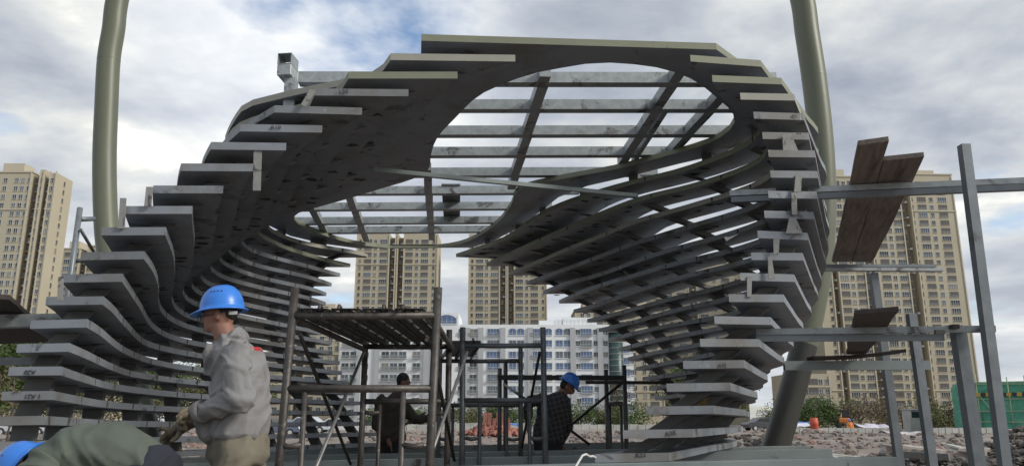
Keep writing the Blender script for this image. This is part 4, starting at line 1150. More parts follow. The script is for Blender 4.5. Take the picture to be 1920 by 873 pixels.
# ------------------------------------------------------------------ arched pipes
def arch_pipe(pts, y0, dy, r, label, seam_v):
    P_ = [at(u, v, y0 + dy * i) for i, (u, v) in enumerate(pts)]
    d = (P_[0] - P_[1]).normalized()
    turn = Vector((-1 if P_[0].x > 0 else 1, 0, 0))
    up = [P_[0] + d * 1.2 + turn * .12, P_[0] + d * 2.4 + turn * .45, P_[0] + d * 3.5 + turn * 1.0]
    allp = up[::-1] + P_
    # even curve in space
    out = []
    Q = [allp[0] * 2 - allp[1]] + allp + [allp[-1] * 2 - allp[-2]]
    for i in range(1, len(Q) - 2):
        p0, p1, p2, p3 = Q[i - 1:i + 3]
        for j in range(6):
            t = j / 6
            out.append(.5 * ((2 * p1) + (p2 - p0) * t + (2 * p0 - 5 * p1 + 4 * p2 - p3) * t * t + (3 * p1 - p0 - 3 * p2 + p3) * t ** 3))
    out.append(allp[-1])
    foot = out[-1]
    e = empty('arch_pipe', (foot.x, foot.y, foot.z), label, 'pipe', 'tall painted pipes of the outer arch')
    k = min(range(len(out)), key=lambda i: abs(out[i].z - at(960, seam_v, y0).z) + (0 if i > 6 else 99))
    rel = [p - foot for p in out]
    MB(M['pipe']).tube(rel[:k + 1], r * 1.0, 28, caps=False).build('upper_tube', e)
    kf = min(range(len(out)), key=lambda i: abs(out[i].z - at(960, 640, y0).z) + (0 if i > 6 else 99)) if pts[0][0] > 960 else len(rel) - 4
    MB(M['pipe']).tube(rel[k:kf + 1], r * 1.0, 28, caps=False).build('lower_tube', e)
    MB(M['pipe_foot_shade']).tube(rel[kf:], r * 1.002, 28, caps=False).build('shaded_foot_tube', e)  # lower length split off to carry its painted shade
    a, b = rel[k] - (rel[k + 1] - rel[k]).normalized() * .012, rel[k] + (rel[k + 1] - rel[k]).normalized() * .02
    MB(M['pipe']).tube([a, rel[k], b], [r + .001, r + .003, r + .001], 28, caps=False).build('weld_seam', e)
    MB(M['base']).tube([(0, 0, 0), (0, 0, .03)], r + .12, 20).build('foot_flange', e)
    return e
arch_pipe([(220, 0), (213, 55), (204, 112), (199.5, 200), (196, 300), (198, 400), (204, 470), (220, 560), (250, 690), (285, 850)], 12.4, 0.0, .182, 'tall olive pipe at the left leaning out of the picture', 112)
arch_pipe([(1504.5, 0), (1513, 60), (1526, 145), (1537, 240), (1543, 330), (1543, 420), (1535, 510), (1516, 610), (1489, 720), (1453, 842), (1440, 872)], 13.2, 0.0, .214, 'tall olive pipe at the right with its leaning foot behind the base frame', 148)
# ------------------------------------------------------------------ scaffolds
def upright(mb_mat, e, p0, p1, r=.026, name='upright'):
    MB(M[mb_mat]).tube([p0, p1], r, 12).build(name, e)
def portal(e, xl, xr, y, ztop, zled, zmid, zrung, inner=.16, skew=0, mat='scaf', z0=0.0, dyl=0):
    """one welded scaffold portal: two legs, head and mid ledgers, two inner struts and their rungs"""
    o = e.location
    def q(x, yy, z): return Vector((x - o.x, yy - o.y, z - o.z))
    for x in (xl, xr): upright(mat, e, q(x, y, z0), q(x + skew, y, ztop), .027)
    MB(M[mat]).tube([q(xl + skew * .8, y, zled), q((xl + xr) / 2, y, zled - .004), q(xr + skew * .8, y, zled)], .024, 12).build('head_ledger', e)
    MB(M[mat]).tube([q(xl + skew * .4, y, zmid), q(xr + skew * .4, y, zmid)], .024, 12).build('mid_ledger', e)
    for x, s in ((xl, 1), (xr, -1)):
        upright(mat, e, q(x + s * inner, y, z0 + .05), q(x + s * inner, y, zmid - .02), .018, 'inner_strut')
        MB(M[mat]).tube([q(x + s * .02, y, zrung), q(x + s * inner * .5, y, zrung - .012), q(x + s * inner, y, zrung)], .019, 10).build('rung', e)
        MB(M[mat]).tube([q(x - .012, y - .02, zled - .16), q(x - .012, y - .05, zled - .16)], .012, 8).build('lug', e)
def deck(e, x0, x1, y0, y1, z, n, xs0=None, xs1=None):
    """perforated steel planks lying on two ledgers, with side channels and hooks"""
    o = e.location
    for i in range(n):
        fa, fb = i / n, (i + 1) / n
        c = [Vector((x0[0] + (x1[0] - x0[0]) * f, y0, z)) for f in (fa, fb)] + [Vector((x0[1] + (x1[1] - x0[1]) * f, y1, z)) for f in (fb, fa)]
        c = [p - o for p in c]
        g = .012
        mb = MB(M['scaf'])
        A, B, C_, D = c
        ex = (B - A).normalized()
        A, B, C_, D = A + ex * g, B - ex * g, C_ - ex * g, D + ex * g
        # sheet with punched slots: cross bars and long bars leave real holes
        nl, nc = 5, 34
        for j in range(nl + 1):
            f = j / nl
            p, q = A.lerp(B, f), D.lerp(C_, f)
            mb.beam(p, q, .012, .004)
        for j in range(nc + 1):
            f = j / nc
            p, q = A.lerp(D, f), B.lerp(C_, f)
            mb.beam(p + Vector((0, 0, .0006)), q + Vector((0, 0, .0006)), .016 if j % 6 else .06, .004)
        ob = mb.build('deck_plank', e)
        mb = MB(M['black'])
        for p, q in ((A, D), (B, C_)): mb.beam(p - Vector((0, 0, .022)), q - Vector((0, 0, .022)), .012, .045)
        m0, m1 = A.lerp(B, .5), D.lerp(C_, .5)
        mb.beam(m0 - Vector((0, 0, .016)), m1 - Vector((0, 0, .016)), .03, .028)
        w = mb.build('side_channel', ob)
        mb = MB(M['scaf'])
        for p in (A.lerp(B, .3),) if i % 2 else (A.lerp(B, .75),):
            mb.tube([p + Vector((0, .05, -.01)), p + Vector((0, .01, .012)), p + Vector((0, -.04, .018)), p + Vector((0, -.062, -.01))], .011, 8)
        mb.build('hook', ob)
y0, y1 = 5.05, 7.15
pl, pr = at(553, 588, y0), at(806, 585, y0)
bl, br = at(685, 650, y1), at(842, 648, y1)
sc1 = empty('scaffold', (pl.x, y0, 0), 'near rusty scaffold bay with a perforated steel deck behind the standing worker', 'scaffold', 'mobile scaffold frames inside the pavilion')
zl = pl.z
portal(sc1, pl.x - .06, pr.x + .0, y0, zl + .17, zl - .01, at(680, 728, y0).z, at(570, 833, y0).z, .155, skew=.05)
zl2 = at(760, 649, y1).z
portal(sc1, bl.x, br.x, y1, zl2 + .15, zl2, at(760, 752, y1).z, at(760, 772, y1).z, .15)
deck(sc1, (pl.x + .02, bl.x), (pr.x - .03, br.x + .02), y0, y1, (zl + .03), 4)
MB(M['scaf']).tube([Vector((pr.x + .01, y0, zl - .02)) - sc1.location, Vector((br.x + .03, y1, zl2 - .02)) - sc1.location], .022, 10).build('side_ledger', sc1)
MB(M['scaf']).tube([Vector((pl.x, y0, zl - .03)) - sc1.location, Vector((bl.x, y1, zl2 - .03)) - sc1.location], .022, 10).build('side_ledger', sc1)
def brace(e, a, b, mat, r=.014):
    MB(M[mat]).tube([a - e.location, b - e.location], r, 8).build('cross_brace', e)
brace(sc1, at(562, 625, y0 + .03), at(657, 868, y1), 'black')
brace(sc1, at(684, 655, y1 - .03), at(588, 885, y0 + .06), 'brace')
brace(sc1, at(808, 640, y0 + .03), at(852, 862, y1), 'black')
brace(sc1, at(876, 660, y1 - .03), at(796, 885, y0 + .06), 'brace')
brace(sc1, at(752, 800, 7.3), at(798, 772, 7.1), 'black', .01)
y2, y3 = 7.5, 9.3
a, b = at(871, 645, y2), at(1022, 642, y2)
sc2 = empty('scaffold', (a.x, y2, 0), 'second grey scaffold bay with one narrow deck plank beside the plaid worker', 'scaffold', 'mobile scaffold frames inside the pavilion')
portal(sc2, a.x, b.x, y2, a.z + .16, a.z - .01, at(950, 750, y2).z, at(1005, 820, y2).z, .15, mat='scafg', skew=-.02)
c, d = at(825, 676, y3), at(976, 675, y3)
portal(sc2, c.x, d.x, y3, c.z + .15, c.z, at(900, 759, y3).z, at(850, 822, y3).z, .16, mat='scafg')
deck(sc2, (at(845, 645, y2).x, at(826, 676, y3).x), (at(903, 645, y2).x, at(884, 676, y3).x), y2, y3, a.z + .03, 1)
brace(sc2, at(1012, 660, y2), at(978, 840, y3), 'black')
brace(sc2, at(945, 720, y3), at(992, 752, y2), 'black')
for (u, v0) in ((820, 650),):
    pass
y4 = 12.6
f = at(935, 707, y4)
sc3 = empty('scaffold', (f.x, y4, 0), 'far scaffold of long level tubes crossing behind the plaid worker', 'scaffold', 'mobile scaffold frames inside the pavilion')
def seg(e, pts, r, mat, name): MB(M[mat]).tube([p - e.location for p in pts], r, 10).build(name, e)
MB(M['black']).beam(at(933, 707, y4) - sc3.location, at(1168, 708, y4) - sc3.location, .085, .075).build('long_beam', sc3)
MB(M['black']).beam(at(1098, 716, y4 - .3) - sc3.location, at(1262, 717, y4 - .3) - sc3.location, .05, .05).build('long_beam', sc3)
for u, v in ((937, 690), (948, 680), (1136, 692), (1170, 684)):
    p = at(u, v, y4 + .1); seg(sc3, [p, Vector((p.x, p.y, 0))], .035, 'scafg', 'upright')
for pa, pb in (((1062, 803), (1168, 716)), ((1062, 800), (1106, 833))):
    seg(sc3, [at(*pa, y4 - .2), at(*pb, y4 - .2)], .022, 'black', 'cross_brace')
p, q = at(1136, 757, y4 + .2), at(1168, 756, y4 + .2)
seg(sc3, [p, q], .035, 'brace', 'ledger')
for u in (1143, 1164): p = at(u, 757, y4 + .2); seg(sc3, [p, Vector((p.x, p.y, 0))], .025, 'scafg', 'upright')
# ------------------------------------------------------------------ tube staging on the right
stg = empty('tube_staging', (4.2, 6.0, 0), 'welded square tube staging with slanting posts standing right of the fins', 'staging')
def sq(e, a, b, w, h=None, mat='post', name='post', up=(0, 0, 1), oe=False):
    MB(M[mat]).beam(a - e.location, b - e.location, w, h or w, up=up, open_end=oe).build(name, e, 0 if oe else .004)
def vpost(u0, v0, u1, v1, y, w, mat='post'):
    a = at(u0, v0, y); b = at(u1, v1, y)
    d = (b - a); b = a + d * ((a.z + .15) / -d.z)
    sq(stg, a, b, w, mat=mat, up=(0, 1, 0), oe=True)
vpost(1807, 272, 1884, 873, 5.72, .068)
vpost(1796, 618, 1833, 873, 5.95, .085)
vpost(1708, 588, 1748, 873, 7.2, .072)
vpost(1637, 512, 1684, 850, 9.25, .085)
def strip(u0, v0, u1, v1, y0, y1, w, h, mat='post', oe=True):
    sq(stg, at(u0, v0, y0), at(u1, v1, y1), w, h, mat, 'cross_beam', oe=oe)
strip(1368, 363, 1975, 337, 6.62, 5.85, .05, .048, 'galv')
strip(1371, 375, 1975, 349, 6.62, 5.85, .05, .048, 'post')
strip(1530, 499, 1752, 499, 9.2, 9.25, .09, .034, 'post')
strip(1530, 505, 1766, 506, 9.15, 9.2, .09, .034, 'galv')
strip(1418, 622, 1866, 616, 6.42, 5.8, .052, .048, 'galv')
strip(1418, 634, 1770, 632, 6.42, 6.0, .052, .05, 'post')
strip(1470, 685, 1742, 684, 8.75, 8.6, .09, .096, 'base')
for c_, d_ in ((at(1762, 622, 5.72), (.07, .02, .03)), (at(1789, 612, 5.85), (.05, .06, .03))):
    MB(M['weld']).box(c_ - stg.location, d_).build('weld_mark', stg)
# planks
def plank(p_near_l, p_near_r, p_far_l, p_far_r, th, mat, label, group=None, name='timber_plank', edge_wear=3):
    nl, nr, fl_, fr_ = p_near_l, p_near_r, p_far_l, p_far_r
    n = 10; vs, fs = [], []
    nrm = (nr - nl).cross(fl_ - nl).normalized()
    if nrm.z < 0: nrm = -nrm
    rr = random.Random(int(nl.x * 100))
    for i in range(n + 1):
        f = i / n
        l, r = nl.lerp(fl_, f), nr.lerp(fr_, f)
        j = .006
        sag = nrm * (-.02 * math.sin(math.pi * f))
        ll = l + Vector((rr.uniform(-j, j), 0, 0)) + sag; rr_ = r + Vector((rr.uniform(-j, j), 0, 0)) + sag
        vs += [ll, rr_, rr_ + nrm * th, ll + nrm * th]
    c = (nl + fr_) / 2
    for i in range(n):
        for k in range(4):
            fs.append((i * 4 + k, i * 4 + (k + 1) % 4, (i + 1) * 4 + (k + 1) % 4, (i + 1) * 4 + k))
    fs += [(0, 1, 2, 3), (n * 4 + 3, n * 4 + 2, n * 4 + 1, n * 4)]
    d = (fl_ - nl); rot = math.atan2(d.y, d.x) - math.pi / 2
    R_ = Matrix.Rotation(-rot, 3, 'Z')
    mb = MB(M[mat]); mb.add([R_ @ (v - c) for v in vs], fs)
    o = mb.build(name, None, .004); o.location = c; o.rotation_euler = (0, 0, rot)
    return tag(o, label, 'plank', group)
G_ = 'timber planks lying on the staging'
zt_ = at(1600, 352, 6.33).z + .028
def pz(u, v, dz=0): return atz(u, v, zt_ + dz)
plank(pz(1610, 273), pz(1666, 265), pz(1560, 491), pz(1596, 491), .04, 'wood', 'long brown timber plank nearest the fins on top of the upper beam', G_)
plank(pz(1656, 302), pz(1732, 294), pz(1597, 491), pz(1636, 491), .04, 'wood', 'second long timber plank, farther from the fins and set back', G_)
zs = at(1640, 617, 6.1).z + .03
plank(atz(1604, 590, zs), atz(1685, 583, zs), atz(1586, 664, zs), atz(1622, 664, zs), .035, 'darkwood', 'short dark plank across the middle beams of the staging', G_)
c1 = at(1520, 674, 8.7); c2 = at(1692, 661, 8.3)
plank(c1 + Vector((0, .12, .0)), c1 + Vector((0, -.1, 0)), c2 + Vector((0, .12, 0)), c2 + Vector((0, -.1, -.0)), .035, 'darkwood', 'thin plank seen edge on above the lower beam of the staging', G_)
# fallen tube in the dirt
def fallen():
    p, q = at(1672, 846, 12.5), at(1780, 853, 12.0)
    z = .5
    p.z = at(1672, 850, 12.5).z; q.z = at(1780, 856, 12.0).z
    o = MB(M['brace']).beam(p - p, q - p, .10, .10).build('loose_tube', None, .004); o.location = p
    tag(o, 'pale square tube lying on the dark clods between the slanting posts', 'tube')
fallen()
# ------------------------------------------------------------------ staging at the left edge
stl = empty('tube_staging', (-5.2, 6.2, 0), 'square tube staging entering from the left edge between the fins', 'staging')
def sql(u0, v0, u1, v1, y0, y1, w, h, mat, oe=True, name='cross_beam'):
    sq(stl, at(u0, v0, y0), at(u1, v1, y1), w, h, mat, name, oe=oe)
sql(-120, 606, 178, 598, 6.15, 6.5, .11, .10, 'galv')
sql(-120, 676, 98, 677, 6.2, 6.75, .08, .062, 'galv')
a = at(-70, 560, 6.2); sq(stl, a, Vector((a.x - .1, a.y, -.1)), .07, up=(0, 1, 0))
zl_ = at(20, 593, 6.2).z + .06
plank(atz(-95, 556, zl_), atz(18, 562, zl_), atz(-40, 646, zl_ - .02), atz(118, 640, zl_ - .02), .04, 'darkwood', 'dark timber planking at the left edge resting on the square tube')
p = at(150, 390, 10.6); q = at(132, 520, 10.4)
pst = empty('scaffold_post', (q.x, q.y, 0), 'slender scaffold pole with a short arm and brace beside the left pipe', 'scaffold pole')
seg(pst, [p, q, Vector((q.x - .05, q.y, 0))], .038, 'post', 'upright')
seg(pst, [at(150, 411, 10.6), at(176, 410, 10.9)], .035, 'post', 'arm')
seg(pst, [at(151, 430, 10.5), at(176, 472, 10.9)], .022, 'scafg', 'brace')
seg(pst, [at(140, 489, 10.5), at(165, 488, 10.6)], .028, 'scafg', 'arm')
# small things on the frame
def wire():
    pts = [at(1076, 880, 5.5), at(1084, 866, 5.6), at(1092, 853, 5.75), at(1099, 850.5, 5.8), at(1106, 855, 5.85), at(1112, 854, 5.9), at(1118, 858, 5.95)]
    out = []
    for i in range(len(pts) - 1):
        for j in range(4): out.append(pts[i].lerp(pts[i + 1], j / 4))
    M['wire'] = material('white_cable', (0.6, 0.6, 0.58), 0.5, 0, 0.05, 5)
    o = MB(M['wire']).tube([p - pts[0] for p in out], .008, 8).build('cable'); o.location = pts[0]
    tag(o, 'white cable looped over the front base beam', 'cable')
wire()
def block():
    p = at(1300, 752, 6.75)
    M['ywood'] = material('yellow_packing_wood', (0.30, 0.20, 0.08), 0.8, 0, 0.2, 8)
    o = MB(M['ywood']).box((0, 0, 0), (.19, .14, .068)).build('wood_block', None, .004); o.location = p
    tag(o, 'yellow wooden packing block wedged between two low right fins', 'wood block')
block()
# ------------------------------------------------------------------ people
M['skin'] = material('weathered_skin', (0.24, 0.12, 0.085), 0.6, 0, 0.15, 12, 0.05, 60)
M['hair'] = material('black_hair', (0.014, 0.012, 0.011), 0.6, 0, 0.3, 40, 0.3, 90)
M['jacket'] = material('grey_work_cloth', (0.205, 0.203, 0.205), 0.9, 0, 0.12, 4, 0.25, 22, spots=[((0.12, 0.112, 0.105), 3.0, 0.54, 0.70), ((0.09, 0.085, 0.08), 7.0, 0.64, 0.72)])
M['trouser'] = material('khaki_work_cloth', (0.155, 0.14, 0.105), 0.92, 0, 0.18, 5, 0.15, 16, spots=[((0.09, 0.08, 0.065), 4.0, 0.56, 0.7)])
M['olive'] = material('olive_green_cloth', (0.085, 0.10, 0.08), 0.9, 0, 0.14, 4, 0.15, 14)
M['navy'] = material('dark_navy_cloth', (0.018, 0.021, 0.030), 0.9, 0, 0.25, 5, 0.15, 16)
M['brown'] = material('dark_brown_cloth', (0.060, 0.048, 0.042), 0.9, 0, 0.2, 5, 0.1, 16)
M['blackc'] = material('black_cloth', (0.022, 0.022, 0.024), 0.9, 0, 0.25, 5)
M['helmet'] = material('blue_helmet_plastic', (0.035, 0.185, 0.62), 0.32, 0, 0.06, 6, 0.02, 40, spots=[((0.06, 0.14, 0.36), 5.0, 0.66, 0.75)])
M['glove'] = material('dirty_cotton_glove', (0.26, 0.215, 0.14), 0.95, 0, 0.25, 14, 0.3, 70, spots=[((0.09, 0.075, 0.055), 9.0, 0.5, 0.66)])
M['glove_d'] = material('soiled_cotton_glove', (0.15, 0.125, 0.09), 0.95, 0, 0.3, 14, 0.3, 70, spots=[((0.05, 0.045, 0.04), 9.0, 0.5, 0.64)])
M['boot'] = material('dark_boot', (0.03, 0.028, 0.025), 0.6, 0, 0.2, 8)
M['redp'] = material('red_print', (0.42, 0.03, 0.03), 0.8, 0, 0.1, 5)
def plaid():
    m = material('dark_plaid_cloth', (0.03, 0.03, 0.032), 0.9, 0, 0.15, 6)
    t = m.node_tree; L = t.links.new
    tc = N(t, 'ShaderNodeTexCoord'); mp = N(t, 'ShaderNodeMapping'); mp.inputs['Rotation'].default_value = (0, R(14), 0); L(tc.outputs['Object'], mp.inputs[0])
    src = t.nodes['Principled BSDF'].inputs['Base Color'].links[0].from_socket
    for ax in ('X', 'Z'):
        w = N(t, 'ShaderNodeTexWave', wave_type='BANDS', bands_direction=ax, i_Scale=5.2, i_Distortion=0.8, i_Detail=1.0); L(mp.outputs[0], w.inputs[0])
        r = ramp(t, [(0.80, 0.0), (0.92, 0.55)]); L(w.outputs['Fac'], r.inputs[0])
        mx = N(t, 'ShaderNodeMix', data_type='RGBA'); L(r.outputs[0], mx.inputs[0]); L(src, mx.inputs[6]); mx.inputs[7].default_value = (0.11, 0.11, 0.12, 1); src = mx.outputs[2]
    L(src, t.nodes['Principled BSDF'].inputs['Base Color'])
    return m
M['plaid'] = plaid()
_ico = {}
def ico(sub):
    if sub not in _ico:
        bm = bmesh.new(); bmesh.ops.create_icosphere(bm, subdivisions=sub, radius=1)
        _ico[sub] = ([v.co.copy() for v in bm.verts], [tuple(v.index for v in f.verts) for f in bm.faces]); bm.free()
    return _ico[sub]
def fuse(name, chains, voxel, mat, parent, origin, smooth=3, fold=None, sub=2):
    """grow one continuous surface over chains of ellipsoids [(point, radius or (rx, ry, rz)), ...]"""
    vs, fs = [], []
    iv, if_ = ico(sub)
    def blob(p, r):
        b = len(vs)
        vs.extend([(p.x + v.x * r[0], p.y + v.y * r[1], p.z + v.z * r[2]) for v in iv]); fs.extend([tuple(i + b for i in f) for f in if_])
    tr = lambda r: r if isinstance(r, tuple) else (r, r, r)
    for ch in chains:
        if len(ch) == 1: blob(ch[0][0] - origin, tr(ch[0][1]))
        for (p, r), (q, s) in zip(ch, ch[1:]):
            r, s = tr(r), tr(s); d = (q - p).length
            n = max(2, int(d / (.3 * min(min(r), min(s)))) + 1)
            for i in range(n + 1):
                f = i / n; blob(p.lerp(q, f) - origin, tuple(a + (b - a) * f for a, b in zip(r, s)))
    me = bpy.data.meshes.new(name); me.from_pydata(vs, [], fs)
    o = bpy.data.objects.new(name, me); COL.objects.link(o)
    md = o.modifiers.new('skin', 'REMESH'); md.mode = 'VOXEL'; md.voxel_size = voxel
    dg = bpy.context.evaluated_depsgraph_get(); dg.update()
    m2 = bpy.data.meshes.new_from_object(o.evaluated_get(dg))
    bpy.data.objects.remove(o); bpy.data.meshes.remove(me)
    bm = bmesh.new(); bm.from_mesh(m2)
    for i in range(smooth): bmesh.ops.smooth_vert(bm, verts=bm.verts, factor=.5, use_axis_x=True, use_axis_y=True, use_axis_z=True)
    bm.normal_update()
    if fold:
        amp, fa, fl, dr = fold          # height, ridges per metre across, ridges per metre along, direction across
        dr = Vector(dr).normalized(); al = dr.cross(Vector((0, 1, 0))).normalized(); th = dr.cross(al)
        co = []
        for v in bm.verts:
            p = v.co
            w = noise.noise_vector(p * 4.0) * .55
            q = Vector((p.dot(dr) * fa, p.dot(al) * fl, p.dot(th) * fl * 1.4)) + w
            f = max(-.5, 1 - abs(noise.noise(q)) * 4.5)
            g = noise.noise(p * 7 + Vector((7, 3, 1)))
            m = .5 + noise.noise(p * 3 + Vector((2, 9, 4)))
            co.append(v.normal * (amp * (f * .6 * max(.15, m + .2) + g * .3 - .15)))
        for v, d in zip(bm.verts, co): v.co += d
        bmesh.ops.smooth_vert(bm, verts=bm.verts, factor=.15, use_axis_x=True, use_axis_y=True, use_axis_z=True)
    for f in bm.faces: f.smooth = True
    bm.to_mesh(m2); bm.free()
    m2.name = name; m2.materials.clear(); m2.materials.append(mat)
    ob = link(name, m2, parent)
    return ob
def helmet(parent, origin, c, rx, ry, rz, facing, pitch, visor=.045, vents=True, tilt=0):
    """dome with a raised crown band, rolled rim and a peak towards local -x"""
    mb = MB(M['helmet'])
    n, k = 40, 12
    vs, fs = [], []
    for j in range(k + 1):
        t = math.pi / 2 * j / k
        for i in range(n):
            a = 2 * math.pi * i / n
            f = math.cos(t) ** .8
            band = 1 + .035 * math.exp(-((math.sin(a) * f) / .22) ** 2) * (.4 + math.sin(t))
            vs.append((math.cos(a) * rx * f * (1 + .01 * math.sin(t)), math.sin(a) * ry * f, rz * math.sin(t) * band))
    for j in range(k):
        for i in range(n):
            i2 = (i + 1) % n; fs.append((j * n + i, j * n + i2, (j + 1) * n + i2, (j + 1) * n + i))
    # rim: out, down and back in
    b0 = len(vs)
    for (ex, dz) in ((.004, -.002), (1.0, -.010), (1.0, -.015), (-.010, -.010)):
        for i in range(n):
            a = 2 * math.pi * i / n
            e = ex if ex < .5 and ex > -.5 else .012 + visor * max(0, -math.cos(a)) ** 2.2 + .010 * max(0, math.cos(a)) ** 3
            drop = dz - (.016 * max(0, -math.cos(a)) ** 2 if ex > .5 else 0)
            vs.append((math.cos(a) * (rx + e), math.sin(a) * (ry + e), drop))
    for r_ in range(4):
        u0 = 0 if r_ == 0 else b0 + (r_ - 1) * n; u1 = b0 + r_ * n
        for i in range(n):
            i2 = (i + 1) % n; fs.append((u0 + i, u1 + i, u1 + i2, u0 + i2))
    mb.add(vs, fs, 0, True)
    h = mb.build('helmet', parent)
    h.matrix_local = Matrix.Translation(c - origin) @ Matrix.Rotation(facing, 4, 'Z') @ Matrix.Rotation(tilt, 4, 'X') @ Matrix.Rotation(pitch, 4, 'Y')
    if vents:
        for i in range(4):
            a = -math.pi / 2 + (-.30 + .2 * i); t = .72
            v = MB(M['ink']); v.tube([(0, 0, -.004), (0, 0, .002)], .0045, 8)
            o = v.build('vent_hole', h)
            p = Vector((math.cos(a) * rx * math.cos(t) ** .8, math.sin(a) * ry * math.cos(t) ** .8, rz * math.sin(t)))
            nn = Vector((p.x / rx ** 2, p.y / ry ** 2, p.z / rz ** 2)).normalized()
            o.matrix_local = Matrix.Translation(p) @ nn.to_track_quat('Z', 'Y').to_matrix().to_4x4()
    return h
# --- the standing worker in the grey jacket
def worker_one():
    Y = 4.35
    A = lambda u, v, dy=0: at(u, v, Y + dy)
    px = (A(501, 700) - A(500, 700)).x
    foot = A(450, 1150); O = Vector((foot.x, Y, 0))
    e = empty('person', O, 'person standing in grey work jacket, blue helmet and cotton gloves, looking down left', 'person')
    sh_n, sh_f = A(436, 664, -.19), A(446, 664, .2)
    el, wr = A(449, 748, -.25), A(372, 772, -.17)
    elf, wrf = A(430, 765, .22), A(362, 790, -.02)
    hipn, hipf = A(440, 850, -.1), A(462, 850, .1)
    knn, knf = Vector((A(425, 990).x, Y - .12, .50)), Vector((A(470, 990).x, Y + .12, .50))
    ann, anf = Vector((A(440, 1150).x, Y - .13, .09)), Vector((A(478, 1150).x, Y + .14, .09))
    head = [[(A(413, 586), (.088, .074, .10))], [(A(397, 598), (.045, .056, .05)), (A(401, 612), (.05, .05, .034))], [(A(392, 617), (.022, .034, .02))],
            [(A(379, 604, .015), .0105), (A(383, 594, .015), .012)], [(A(387.5, 616, .01), (.012, .024, .010))], [(A(386, 593, -.03), .018)], [(A(407, 590, -.076), (.017, .010, .030))],
            [(A(414, 610), .058), (A(428, 640), .066), (A(440, 660), .075)]]
    body = head + [[(A(446, 690), (.09, .13, .06)), (A(448, 740), (.09, .12, .10)), (A(450, 830), (.10, .13, .08))],
                   [(sh_n, .035), (el, .035), (wr, .03)], [(sh_f, .05), (elf, .042), (wrf, .03)],
                   [(wr, .03), (A(352, 778, -.16), .03)], [(wrf, .03), (A(330, 810, -.04), .028)],
                   [(hipn, .085), (knn, .06), (ann, .042)], [(hipf, .085), (knf, .06), (anf, .042)]]
    fuse('body', body, .008, M['skin'], e, O, 2)
    # hair at the nape, under the helmet
    fuse('hair', [[(A(424, 585), (.068, .066, .05))], [(A(432, 592), (.036, .058, .030))], [(A(412, 583, -.066), (.014, .012, .022))]], .008, M['hair'], e, O, 2)
    # glasses
    gl = None
    for dy in (.012, .055):
        g = MB(M['ink'])
        c = A(373.5, 598, dy)
        ring = [c + Vector((.010 * math.cos(a), -.007 * math.cos(a), .024 * math.sin(a))) for a in [2 * math.pi * i / 16 for i in range(17)]]
        g.tube([p - O for p in ring], .0022, 6, caps=False)
        g.build('lens_rim', e)
    MB(M['ink']).tube([A(375, 594, -.03) - O, A(390, 590, -.074) - O, A(406, 588, -.08) - O], .002, 6).build('temple_arm', e)
    helmet(e, O, A(416.5, 579), 41 * px, .113, 45 * px, 0, R(-5), visor=.040)
    b = MB(M['frame']); b.box(A(437, 586, -.062) - O, (.045, .006, .018)); b.build('helmet_strap', e)
    # jacket
    J = [[(A(431, 644), (.090, .105, .03)), (A(445, 660), (.132, .185, .06)), (A(450, 690), (.150, .205, .09)), (A(451, 740), (.158, .20, .10)), (A(450, 785), (.166, .20, .09)), (A(445, 812), (.168, .20, .06))],
         [(A(395, 800), (.06, .15, .07)), (A(402, 818), (.065, .15, .05))],
         # stand-up collar, open in front
         [(A(447, 622, 0), (.03, .075, .024)), (A(438, 632), (.075, .098, .025))], [(A(418, 640, -.085), (.04, .025, .022)), (A(396, 655, -.06), (.035, .04, .03)), (A(394, 690, -.02), (.03, .07, .04))]]
    j = fuse('jacket', J, .0080, M['jacket'], e, O, 3, fold=(.024, 15.0, 4.0, (.86, .1, -.5)))
    fuse('sleeve', [[(sh_n + Vector((.008, .03, .004)), .078), (sh_n.lerp(el, .5) + Vector((.006, -.012, 0)), .076), (el + Vector((.008, -.01, 0)), .075)], [(el + Vector((.008, -.01, 0)), .075), (el.lerp(wr, .5), .066), (wr + Vector((.025, 0, 0)), .052)]], .0075, M['jacket'], e, O, 3, fold=(.024, 17, 5, (.35, 0, 1)))
    fuse('sleeve', [[(sh_f, .07), (elf, .066), (wrf + Vector((.04, 0, 0)), .05)]], .010, M['jacket'], e, O, 3, fold=(.02, 15, 5, (.4, 0, 1)))
    # pocket flap and centre back seam
    j.data.materials.append(M['redp'])
    p0, p1 = A(472, 630) - O, A(499, 658) - O
    for f in j.data.polygons:
        c = f.center
        s = (c.x - p0.x) / (p1.x - p0.x); t = (p0.z - c.z) / (p0.z - p1.z)
        if 0 < t < 1 and .05 < s - t * .3 < .75 and -.2 < c.y < .1 and int((s - t * .3) * 9) % 3 != 1: f.material_index = 1
    cf = MB(M['jacket'])
    d = (wr - el).normalized()
    cf.tube([wr + d * -.035 - O, wr - d * .01 - O, wr + d * .012 - O], [.060, .058, .054], 18); cf.build('cuff', e)
    # trousers and boots
    T = [[(A(448, 818), (.158, .17, .08)), (A(446, 852), (.165, .175, .09))], [(hipn, .10), (hipn.lerp(knn, .5), .096), (knn, .080), (ann + Vector((0, 0, .05)), .068)], [(hipf, .10), (hipf.lerp(knf, .5), .096), (knf, .080), (anf + Vector((0, 0, .05)), .068)]]
    fuse('trousers', T, .011, M['trouser'], e, O, 3, fold=(.016, 15, 4, (.9, 0, -.35)))
    for q in (ann, anf):
        fuse('boot', [[(q + Vector((.02, 0, -.02)), (.06, .05, .065)), (q + Vector((-.12, 0, -.045)), (.06, .045, .042))]], .01, M['boot'], e, O, 2)
    # near glove, closed round the cuff of the other
    k1 = A(354, 775, -.165)
    GN = [[(wr - d * .02, .040), (wr + d * .02, .038), (k1, (.036, .045, .040))]]
